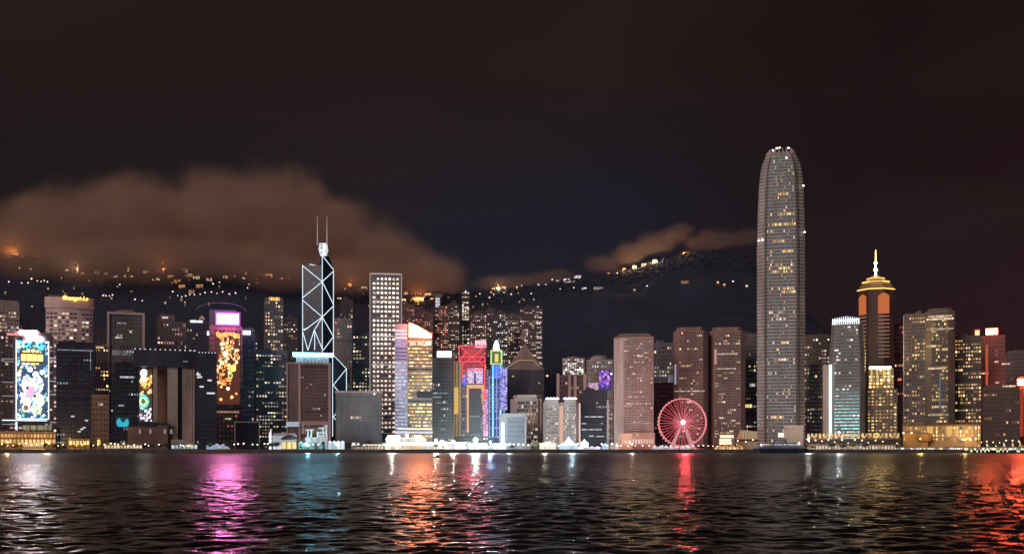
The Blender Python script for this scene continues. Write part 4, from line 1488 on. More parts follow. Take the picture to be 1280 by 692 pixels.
# --- the tallest skyscraper
def tall_tower():
    Y = 1450.0
    b = B('skyscraper', 'tallest tapering skyscraper with claw crown and horizontal bands', 947, 1006, 190, Y, 56, (0.50, 0.51, 0.53), rough=.45)
    b.root['category'] = 'skyscraper'
    hw = b.w / 2
    prof = [(545, 1.0), (300, 1.0), (297, .985), (262, .975), (259, .955), (235, .935), (222, .90), (212, .855), (204, .80), (197, .72), (192, .64)]
    def half(z):
        py = HZ - (z + b.base - H) * F / Y
        ps = sorted(prof)
        return float(np.interp(py, [p for p, _ in ps], [k for _, k in ps]))
    def ring(z, e=0.0, dk=1.0):
        k = half(z) * dk
        w = hw * k + e
        d = 28 * k + e
        c = 7.5 * k
        return [(x, 28 + y, z) for x, y in ((-w, -d + c), (-w + c, -d + c * .45), (-w + c * 1.3, -d), (w - c * 1.3, -d), (w - c, -d + c * .45), (w, -d + c), (w, d - c), (w - c, d), (-w + c, d), (-w, d - c))]
    nfl = 88
    zs = [b.h * k / nfl for k in range(nfl + 1)]
    m = MB(); m.loft([ring(z) for z in zs]); m.build('wall', wall_mat((.30, .24, .22), .4), b.root)
    for k in range(nfl):
        z = zs[k]
        mm = MB(); mm.loft([ring(z + .1, .55), ring(z + 1.5, .55)]); mm.build('floor_band', b.wall, b.root)
    # corner pilasters
    for sx in (-1, 1):
        mm = MB()
        rr = []
        for z in zs:
            k = half(z)
            w = hw * k
            d = 28 * k
            c = 7.5 * k
            x0_, x1_ = sx * (w - c * 1.3), sx * (w - c * 1.65)
            rr.append([(x0_, 28 - d - 1.0, z), (x1_, 28 - d - 1.0, z), (x1_, 28 - d + .5, z), (x0_, 28 - d + .5, z)])
        mm.loft(rr); mm.build('pilaster', wall_mat((.12, .1, .1), .5), b.root)
    for t in np.linspace(-.78, .78, 8):
        mm = MB()
        rr = []
        for z in zs[::2]:
            k = half(z)
            w, d, c = hw * k, 28 * k, 7.5 * k
            xr = (w - c * 1.75) * t
            rr.append([(xr - .25, 28 - d - .85, z), (xr + .25, 28 - d - .85, z), (xr + .25, 28 - d - .56, z), (xr - .25, 28 - d - .56, z)])
        mm.loft(rr)
        mm.build('mullion_rib', wall_mat((.34, .33, .34), .4), b.root)
    g = MB()
    random.seed(17)
    bright = {9: .5, 26: .5, 38: .3, 46: .7, 47: .5, 52: .55, 53: .5, 54: .35, 61: .35, 66: .9, 69: .7, 75: .5, 5: .35, 58: .45, 40: .3, 31: .3}
    singles = []
    for k in range(nfl - 1):
        z0, z1 = zs[k] + 1.7, zs[k + 1] - .1
        w = hw * half(z0)
        c = 7.5 * half(z0)
        y = 28 - 28 * half(z0) - .12
        xa, xb = -w + c * 1.7, w - c * 1.7
        n = 24
        runa = random.random()
        for i in range(n):
            t = (i + .5) / n
            p = .10 + .22 * bright.get(k, 0)
            on = random.random() < p or (k in bright and abs(t - (.35 + .45 * runa)) < bright[k] * .42)
            s_ = .48 if k in bright else .22
            cc = wcol('gold' if (k > 44 and k in bright) else 'warm', s_) if on else tuple(c_ * random.uniform(.5, 1.6) for c_ in (.082, .074, .072))
            x0_ = xa + (xb - xa) * (i + .08) / n
            x1_ = xa + (xb - xa) * (i + .92) / n
            q = ((x0_, y, z0), (x1_, y, z0), (x1_, y, z1), (x0_, y, z1))
            if on and k in bright and len(singles) < 60:
                mm = MB(); mm.quad(*q, cc); singles.append(mm.build('window', lit_mat(), b.root, True))
            else:
                g.quad(*q, cc)
        for sx in (-1, 1):
            x = sx * (w + .1)
            for i in range(8):
                y0_, y1_ = 8 + i * 5, 12.4 + i * 5
                cc = wcol('warm', .3) if random.random() < .12 else (.05, .04, .038)
                q = [(x, y0_, z0), (x, y1_, z0), (x, y1_, z1), (x, y0_, z1)]
                if sx < 0:
                    q.reverse()
                if 28 - 28 * half(z0) + c < y0_ and y1_ < 28 + 28 * half(z0) - c:
                    g.quad(*q, cc)
    struct(g.build('glazing', lit_mat(), b.root, True), 'stuff')
    # crown of curved claws
    m = MB(); m.loft([ring(b.h + .02, 0, .93), ring(b.h + 4, 0, .86)]); m.build('roof', wall_mat((.28, .23, .22)), b.root)
    k = half(b.h)
    for i in range(22):
        a = 2 * math.pi * i / 22
        ca, sa = math.cos(a), math.sin(a)
        ex, ey = hw * k, 28 * k
        f0 = 1 / max(abs(ca), abs(sa)) ** .6
        p0 = (ex * ca * f0 * .98, 28 + ey * sa * f0 * .98, b.h - 6)
        p1 = (ex * ca * f0 * .93, 28 + ey * sa * f0 * .93, b.h + 4)
        p2 = (ex * ca * f0 * .72, 28 + ey * sa * f0 * .72, b.h + 10.5)
        mm = MB(); mm.tube(p0, p1, 1.6, 5, 1.3); mm.tube(p1, p2, 1.3, 5, .4); mm.build('crown_claw', wall_mat((.55, .46, .44), .5), b.root)
    for px, py in ((966.5, 187), (971, 184.5), (974.5, 184), (985.5, 185), (948.5, 299), (1005.5, 291), (983, 197), (953, 298), (1004, 233), (968, 291)):
        b.lamp(px, py, 1.25, (1, .96, .92), 4.5, y=2)
    for py in (531, 523, 515):
        b.strip(948, 958, py, 4, (.8, .85, .9), .35, 'lit_floor', 6, segs=4)
    b.strip(949, 958, 506, 2, (.8, .85, .9), .25, 'lit_floor', 6, segs=4)
    return b
tall_tower()

b = B('hotel_block', 'plain beige pavilion at the foot of the tallest skyscraper', 980, 1004, 532.5, 1385, 24, (0.62, 0.54, 0.40))
b.body()
b.roof(hgt=1, plant=False)
m = MB(); m.box(-b.w / 2 - .6, b.w / 2 + .6, -1.2, -.2, b.h - 1.6, b.h + .8); m.build('cornice', trim_m, b.root)
m = MB(); m.box(b.lx(972.5), b.lx(979.6), -3, 4, b.lz(546), b.lz(540.5)); m.build('lit_porch', glow((1, .9, .75), 1.3), b.root)
LABELS.discard(b.root['label']); tag(b.root, 'plain beige pavilion at the foot of the tallest skyscraper', 'pavilion'); b.root.name = 'pavilion'

b = B('apartment_tower', 'brown apartment tower behind right flank of the tallest skyscraper', 1005, 1037, 421, 1680, 34, (0.20, 0.15, 0.13))
b.body(fins=7, ledges=26)
b.glaze(30, 9, .3, 'warm', .3, indiv=40)
b.roof(hgt=4)
b = B('stone_block', 'dull grey slab block left of the white crowned tower', 1012, 1028, 456, 1540, 30, (0.26, 0.23, 0.21))
b.body(fins=6, ledges=0, fd=.7)
b.roof(hgt=3, plant=False)
b.glaze(20, 5, .08, 'warm', .25, dim=.04, indiv=8)

# --- the shorter sibling with white crown
b = B('white_crown_tower', 'tapering grey tower with white lit crown and turquoise lower floors', 1036, 1081, 402, 1460, 44, (0.25, 0.24, 0.23))
hw = b.w / 2
def rg(k, z, e=0):
    w, d = hw * k + e, 22 * k + e
    c = 6
    return [(x, 22 + y, z) for x, y in ((-w, -d + c), (-w + c, -d), (w - c, -d), (w, -d + c), (w, d - c), (w - c, d), (-w + c, d), (-w, d - c))]
m = MB(); m.loft([rg(1, 0), rg(1, b.lz(440)), rg(.94, b.lz(425)), rg(.86, b.h)])
for k in range(38):
    z = b.h * (k + .9) / 39
    kk = float(np.interp(z, [0, b.lz(440), b.lz(425), b.h], [1, 1, .94, .86]))
    m.loft([rg(kk, z - 1.1, .5), rg(kk, z, .5)])
m.build('wall', b.wall, b.root)
g = MB(); random.seed(40); ns = 0
for j in range(38):
    z = b.h * j / 39 + 1.2
    kk = float(np.interp(z, [0, b.lz(440), b.lz(425), b.h], [1, 1, .94, .86]))
    xa, xb, y = -hw * kk + 7, hw * kk - 7, 22 - 22 * kk - .15
    low = max(0.0, min(1.0, (19 - j) / 12))
    for i in range(12):
        on = random.random() < .12
        if on:
            c = wcol('white', .5)
        else:
            s_ = random.uniform(.55, 1.25)
            c = tuple(a * s_ for a in (.055 + .50 * low, .065 + 1.15 * low, .068 + 1.12 * low))
        q = ((xa + (xb - xa) * (i + .06) / 12, y, z), (xa + (xb - xa) * (i + .94) / 12, y, z), (xa + (xb - xa) * (i + .94) / 12, y, z + 2.3), (xa + (xb - xa) * (i + .06) / 12, y, z + 2.3))
        if on and ns < 40:
            mm = MB(); mm.quad(*q, c); mm.build('window', lit_mat(), b.root, True); ns += 1
        else:
            g.quad(*q, c)
struct(g.build('glazing', lit_mat(), b.root, True), 'stuff')
m = MB(); m.loft([rg(.84, b.h + .02), rg(.7, b.h + 5)]); m.build('roof', wall_mat((.4, .4, .42)), b.root)
for i in range(13):
    px = 1040.5 + i * 2.75
    m = MB(); x = b.lx(px); t = abs(i - 6) / 6
    m.tube((x, 3.4, b.h - 3), (x, 3.8, b.lz(394.5 + 2.5 * t)), 1.0, 5, .5); m.build('crown_fin', glow((.85, .93, 1), 1.7), b.root)
b.strip(1040, 1074, 399.5, 2.4, (.85, .93, 1), 1.9, 'lit_crown', 2.2, segs=13)
m = MB(); m.box(b.lx(1036), b.lx(1039.5), -4, -.6, 0, b.lz(455)); m.build('lit_pylon', glow((.80, .97, .95), 1.5), b.root)
m = MB(); m.box(b.lx(1028), b.lx(1035.5), -3, 10, 0, b.lz(456)); m.build('side_wing', wall_mat((.55, .5, .47)), b.root)

# --- dark tower with gold stepped crown and spire
b = B('spired_tower', 'dark red tower with golden stepped crown, spire and glowing orange panels', 1072.5, 1118, 361, 1620, 56, (0.11, 0.055, 0.05))
hw = b.w / 2
o8 = lambda k, z, e=0: [((hw * k + e) * math.cos(t), 28 + (28 * k + e) * math.sin(t), z) for t in (math.pi / 8 + math.pi / 4 * i for i in range(8))]
kk = 1 / math.cos(math.pi / 8)
m = MB(); m.loft([o8(kk, 0), o8(kk, b.h)]); m.build('wall', b.wall, b.root)
m = MB(); m.loft([o8(kk * 1.02, b.h + .02), o8(kk * 1.02, b.h + 1.6), o8(kk * .74, b.lz(351)), o8(kk * .72, b.lz(349.5)), o8(kk * .46, b.lz(346)), o8(kk * .44, b.lz(344.5)), o8(kk * .12, b.lz(341))]); m.build('roof', wall_mat((.5, .33, .16), .5), b.root)
for k_, py, st in ((1.035, 360.4, 2.2), (.755, 350.2, 2.4), (.475, 345.2, 1.6)):
    rr = o8(kk * k_, b.lz(py))
    for i in range(8):
        if rr[i][1] < 34 and rr[(i + 1) % 8][1] < 34:
            m = MB(); m.tube(rr[i], rr[(i + 1) % 8], .8, 5); m.build('lit_cornice', glow((1, .58, .14), st, True), b.root)
for s_ in range(7):
    m = MB(); z0_, z1_ = b.lz(355 - s_ * 1.0), b.lz(354.6 - s_ * 1.0)
    r0 = o8(kk * (.98 - s_ * .03), z0_); 
    m.tube(r0[5], r0[6], .28, 4); m.build('roof_rib', glow((1, .6, .2), .35), b.root)
m = MB(); m.tube((0, 28, b.lz(342)), (0, 28, b.lz(326)), 1.7, 8, 1.1); m.tube((0, 28, b.lz(326)), (0, 28, b.lz(308)), .9, 6, .25)
m.lathe([(.3, b.lz(336)), (3.0, b.lz(334.5)), (3.0, b.lz(332.5)), (.3, b.lz(331))], 8, cx=0, cy=28)
m.lathe([(.3, b.lz(327)), (2.4, b.lz(325.5)), (2.4, b.lz(324)), (.3, b.lz(322.5))], 8, cx=0, cy=28)
m.build('spire', glow((1, .74, .25), 14.0, True), b.root)
og = glow((1, .26, .09), .56)
for pa, pb, y_ in ((1073.8, 1083, 3.8), (1097.5, 1111.5, -.5)):
    xa, xb = b.lx(pa), b.lx(pb)
    m = MB()
    n = 8
    pts = [(xa, b.lz(392)), (xb, b.lz(392)), (xb, b.lz(370))] + [(xa + (xb - xa) * (1 - k / n), b.lz(370) + math.sin(math.pi * k / n) * 5) for k in range(1, n)] + [(xa, b.lz(370))]
    slope = 11.5 if pa < 1090 else 0.0
    yy = lambda x: y_ - .6 + (slope * (1 - (x - xa) / (xb - xa)) if slope else 0)
    m.loft([[(x, yy(x), z) for x, z in pts], [(x, yy(x) + .5, z) for x, z in pts]])
    m.build('orange_panel', og, b.root)
    for k in range(12):
        z = b.lz(396 + k * 4.6)
        st = .33 if k < 5 else .2
        m = MB(); m.loft([[(xa, yy(xa), z), (xb, yy(xb), z), (xb, yy(xb), z + 1.8), (xa, yy(xa), z + 1.8)], [(xa, yy(xa) + .4, z), (xb, yy(xb) + .4, z), (xb, yy(xb) + .4, z + 1.8), (xa, yy(xa) + .4, z + 1.8)]])
        m.build('lit_floor', glow((1, .45, .33) if k < 5 else (1, .7, .5), st), b.root)

b = B('cream_crown_tower', 'small tower with cream lit crown in front of the spired tower', 1084, 1121, 486, 1470, 36, (0.22, 0.16, 0.10))
b.body(fins=7, ledges=16)
b.glaze(18, 8, .6, 'gold', .42, dim=.06, indiv=40, z1=b.h - 1)
hw = b.w / 2
m = MB(); m.box(b.lx(1086), b.lx(1117), 2, 32, b.h + .01, b.lz(460)); m.build('upper_storey', wall_mat((.36, .28, .16)), b.root)
for j in range(6):
    z = b.lz(484 - j * 4.2)
    for i in range(7 if j < 4 else 5):
        x = b.lx(1086.5 + (0 if j < 4 else 4)) + i * 5.0
        mm = MB(); mm.box(x, x + 2.9, 1.4, 1.95, z, z + 2.6, wcol('gold', 1.0)); mm.build('window', lit_mat(), b.root, True)
m = MB(); m.box(b.lx(1087), b.lx(1113.5), 1.2, 31, b.lz(460) + .01, b.lz(457.5)); m.build('lit_crown', glow((1, .74, .30), 24.0, True), b.root)
for k in range(4):
    mm = MB(); px = 1088.5 + k * 7.5; mm.box(b.lx(px), b.lx(px + 2), .6, 1.1, b.lz(478), b.lz(461)); mm.build('lit_pier', glow((1, .75, .38), .75), b.root)

b = B('red_block', 'thin dark red slab glowing dully right of the spired tower', 1118, 1130, 405, 1700, 30, (0.14, 0.05, 0.045))
b.body(fins=3, ledges=16)
b.glaze(26, 4, .14, 'red', .3, indiv=12)
b.roof(hgt=3, plant=False)
b.strip(1122, 1127, 474, 4, (1, .25, .1), .8)

# --- brown pair on the right
b = B('twin_tower', 'lower left shaft of the speckled brown twin on the right', 1129.5, 1160, 394, 1480, 40, (0.19, 0.14, 0.105))
b.body(fins=9, ledges=28)
b.glaze(36, 9, .3, 'gold', .36, dim=.03, indiv=60)
b.roof(hgt=3)
m = MB(); m.box(-b.w / 2 - .4, -b.w / 2 + .6, -.9, -.5, 0, b.h); m.build('pale_edge', trim_m, b.root)
b = B('twin_tower', 'taller rounded right shaft of the speckled brown twin on the right', 1156, 1193.5, 388, 1462, 40, (0.19, 0.135, 0.10))
hw = b.w / 2
m = MB()
hx = lambda e: [(-hw - e, 6), (-hw * .55, -e), (hw * .55, -e), (hw + e, 6), (hw + e, 40), (-hw - e, 40)]
m.prism(hx(0), 0, b.h)
for k in range(40):
    z = b.h * (k + 1) / 41
    m.prism(hx(.4), z - .9, z)
m.build('wall', b.wall, b.root)
b.glaze(38, 8, .34, 'gold', .4, dim=.03, indiv=60, x0=-hw * .55, x1=hw * .55, sides=False, y0=-.35)
m = MB(); m.prism([(x * .8, y * .8 + 4) for x, y in hx(0)], b.h + .01, b.h + 4); m.build('roof', b.wall, b.root)
for py, pa, pb, s_ in ((398.5, 1158, 1192, 1.1), (395, 1160, 1190, .7), (411, 1158, 1192, .5), (432, 1158, 1170, .9), (460, 1160, 1182, .8), (508, 1166, 1184, .7), (518, 1160, 1186, .5)):
    b.strip(pa, pb, py, 2.6, (1, .72, .45), s_, segs=int((pb - pa) / 2.4))
m = MB(); m.box(b.lx(1174), b.lx(1176), -1, -.5, b.lz(510), b.lz(465)); m.build('light_strip', glow((.5, .55, .7), .25), b.root)

b = B('gold_window_tower', 'dark tower speckled by golden windows near right edge', 1194, 1226, 422, 1500, 36, (0.13, 0.09, 0.07))
b.body(fins=8, ledges=22)
b.glaze(30, 10, .55, 'gold', .55, indiv=100)
b.roof(hgt=4)

b = B('red_sign_tower', 'dark tower with glowing red roof signs near right edge', 1227, 1256, 420, 1560, 34, (0.12, 0.06, 0.05))
b.body(fins=6, ledges=22)
b.glaze(28, 7, .07, 'red', .3, dim=.02, dimcol=(1, .4, .3), indiv=20)
b.roof(hgt=3, plant=False)
m = MB(); m.box(b.lx(1232), b.lx(1247.5), .5, 3, b.h + .1, b.lz(409)); m.box(b.lx(1217), b.lx(1225), .5, 3, b.h - 6, b.lz(409.5)); m.build('sign_board', wall_mat((.12, .04, .03)), b.root)
b.panel('red_sign', 1232.5, 1247, 410.5, 417.5, .4, glow((1.0, .15, .045), 60.0, True))
point_light('sign_wash_fill', b.root, (b.lx(1240), -20, b.lz(412)), (1, .12, .05), 24000, 5)  # added fill lamp out in front, spreads the red sign's wash
b.panel('red_sign', 1219, 1224, 412, 417.5, .4, glow((1.0, .16, .06), 10.0, True))
m = MB(); m.box(b.lx(1232), b.lx(1235), -1.2, -.6, b.lz(481), b.lz(430)); m.build('light_strip', glow((1, .2, .08), .5), b.root)
b.strip(1226, 1236, 466, 2, (1, .55, .3), 1.2, segs=4)
b.strip(1243, 1248, 452, 2.6, (1, .8, .6), .8, segs=2)
b.strip(1252, 1262, 455, 2.4, (1, .7, .45), .8, segs=4)
b.strip(1244, 1249, 478, 2, (1, .8, .6), .7, segs=2)

b = B('low_block', 'wide dark red brown block below the red signs', 1230, 1274, 484, 1450, 40, (0.12, 0.06, 0.045))
b.body(fins=13, ledges=10)
b.glaze(15, 13, .03, 'red', .25, dim=.018, dimcol=(1, .4, .3), indiv=10)
b.roof(hgt=3)
b.strip(1253, 1269, 482.5, 2.0, (1, .75, .4), 1.2, 'roof_lights', -.8, segs=8)

b = B('red_sign_block', 'tower cut by the right edge with a second glowing red sign', 1273, 1312, 472, 1480, 34, (0.14, 0.06, 0.05))
b.body(fins=10, ledges=18)
b.glaze(18, 11, .06, 'red', .3, dim=.03, dimcol=(1, .3, .2), indiv=10)
b.roof(hgt=3)
b.panel('red_sign', 1271.5, 1286, 473, 480.5, -1.0, glow((1.0, .13, .05), 50.0, True))
point_light('sign_wash_fill', b.root, (b.lx(1276), -20, b.lz(477)), (1, .1, .05), 180000, 5)  # added fill lamp hanging free of the block, carries this sign's red wash
m = MB(); m.box(b.lx(1275), b.lx(1279), -1.4, -.6, b.lz(545), b.lz(486)); m.build('light_strip', glow((1, .12, .06), .35), b.root)
b = B('apartment_tower', 'faint red lit tower far back at the right edge', 1258, 1292, 440, 1720, 30, (0.15, 0.08, 0.07))
b.body(fins=6, ledges=18)
b.glaze(24, 8, .1, 'red', .25, indiv=12)
b.roof(hgt=3)

# ================================================================== towers of the slope behind
def slope_tower(px0, px1, top, Y, label, lit, pal, st, wall, nb, group='apartment towers up the slope'):
    b = B('apartment_tower', label, px0, px1, top, Y, 24, wall, group=group)
    nf = max(8, int(b.h / 4.2))
    b.body(fins=max(3, nb // 2), ledges=nf // 2, fd=.4)
    b.glaze(nf, nb, lit, pal, st, indiv=30, clump=.5, dim=.014)
    b.roof(hgt=5, inset=max(1.5, b.w * .2))
    return b
ST = [
    (425, 441, 375, 2050, 'dim apartment tower on the slope behind pale mottled tower', .2, 'warm', .4, (.10, .07, .07), 6),
    (503, 518, 383, 2060, 'reddish apartment tower on the slope just right of the dotted tower', .3, 'red', .32, (.22, .10, .08), 6),
    (519, 541, 392, 2000, 'reddish apartment tower above the glowing crown of the banded tower', .3, 'red', .32, (.24, .10, .07), 8),
    (544, 560, 386, 2020, 'speckled red apartment tower right of the glowing curved crown', .42, 'red', .42, (.20, .09, .07), 7),
    (559, 574, 381, 2120, 'dusky apartment tower left of the slender dark shaft on the slope', .3, 'warm', .36, (.15, .08, .07), 6),
    (577, 587, 364, 2150, 'slender tall dark shaft with stacked lights above the red trusses', .5, 'warm', .6, (.09, .06, .065), 3),
    (588, 608, 393, 2050, 'speckled apartment tower rising over the white sign of red trusses', .4, 'pink', .4, (.14, .08, .08), 8),
    (607, 619, 388, 2150, 'narrow apartment tower behind the green and white lantern', .3, 'pink', .35, (.12, .08, .09), 5),
    (617, 634, 392, 2010, 'apartment tower with white speckles right behind the green lantern', .34, 'white', .42, (.13, .09, .10), 7),
    (633, 650, 394, 2080, 'apartment tower standing directly over the pyramid roof', .3, 'warm', .38, (.14, .09, .09), 7),
    (650, 678, 386, 2030, 'broad last apartment tower with bright right edge beside the dark hill', .3, 'pink', .42, (.15, .10, .10), 11),
    (196, 214, 395, 2080, 'faint apartment tower on the slope above the gate building', .16, 'pink', .3, (.12, .08, .09), 7),
    (120, 136, 412, 1900, 'faint apartment tower between hotel with lettering and framed tower', .12, 'warm', .3, (.10, .07, .08), 6),
    (355, 372, 398, 1960, 'faint apartment tower between amber crown and braced prism tower', .18, 'warm', .3, (.10, .07, .07), 6),
    (303, 322, 418, 1900, 'faint violet apartment tower between golden screen and amber crown', .12, 'pink', .3, (.10, .07, .10), 7),
]
for t in ST:
    b = slope_tower(*t)
    if t[2] == 364:
        b.lamp((t[0] + t[1]) / 2, 364.5, 1.6, (1, .9, .75), 2.2)
        for py in (378, 384, 391, 399):
            b.strip(t[0] + 1, t[1] - 1, py, 3, (1, .86, .62), 1.0, segs=2)
    if t[0] == 650:
        for k in range(11):
            b.strip(670 + (k % 2), 677, 390 + k * 6.3, 2.2, (1, .85, .75), random.uniform(.4, 1.0), segs=2)

# the flared lookout building high on the hill
px, py = 547, 384
x, y, h = hit(px, py)
root = thing('lookout_tower', 'white lit hilltop building with flared bowl roof above the golden banded tower', 'lookout', (x, y, h - 8))
f = y / F
m = MB(); m.box(-3.2 * f, 3.2 * f, 0, 16, 0, 17 * f); m.build('shaft', wall_mat((.6, .56, .55)), root)
m = MB(); m.loft([[(-4 * f, 1, 15.5 * f), (4 * f, 1, 15.5 * f), (4 * f, 15, 15.5 * f), (-4 * f, 15, 15.5 * f)], [(-6.4 * f, -3, 19.5 * f), (6.4 * f, -3, 19.5 * f), (6.4 * f, 19, 19.5 * f), (-6.4 * f, 19, 19.5 * f)], [(-6.0 * f, -2, 20 * f), (6.0 * f, -2, 20 * f), (6.0 * f, 18, 20 * f), (-6.0 * f, 18, 20 * f)]])
m.build('roof', wall_mat((.6, .5, .46)), root)
for k in range(4):
    m = MB(); m.box(-2.6 * f, 2.6 * f, -.4, -.1, (3 + 3.3 * k) * f, (5.2 + 3.3 * k) * f); m.build('window', glow((.9, .93, 1), .75), root)

# ------------------------------------------------------------------ houses and lamps on the dark hills
house_wall = wall_mat((.42, .34, .30))
house_roof = wall_mat((.18, .10, .08))


def hill_house(px, py, wpx, hpx, rgb, st, label, floors=2, bright=False, group='lit houses on the hill'):
    x, y, h = hit(px, py)
    f = y / F
    w, hh = wpx * f, hpx * f
    root = thing('hill_house', label, 'house', (x, y - 4, h - 3), 0, group)
    z0 = 3.0
    m = MB(); m.box(-w / 2, w / 2, 0, w * .7 + 6, -3, z0 + hh); m.build('wall', house_wall, root)
    m = MB(); d = w * .7 + 6
    m.loft([[(-w / 2 - .6, -.6, z0 + hh + .01), (w / 2 + .6, -.6, z0 + hh + .01), (w / 2 + .6, d + .6, z0 + hh + .01), (-w / 2 - .6, d + .6, z0 + hh + .01)], [(-w * .3, d * .35, z0 + hh + hh * .3 + 1), (w * .3, d * .35, z0 + hh + hh * .3 + 1), (w * .3, d * .65, z0 + hh + hh * .3 + 1), (-w * .3, d * .65, z0 + hh + hh * .3 + 1)]])
    m.build('roof', house_roof, root)
    st *= 1.5
    n = max(1, int(wpx / 1.6))
    for j in range(floors):
        for i in range(n):
            if random.random() < .15 and n > 1:
                continue
            a = -w / 2 + w * (i + .14) / n
            e = -w / 2 + w * (i + .86) / n
            za = z0 + hh * (j + .18) / floors
            zb = z0 + hh * (j + .85) / floors
            k = st * random.uniform(.5, 1.4)
            m = MB(); m.box(a, e, -.25, -.02, za, zb, tuple(c * k for c in rgb)); m.build('window', lit_mat(), root, True)
    return root


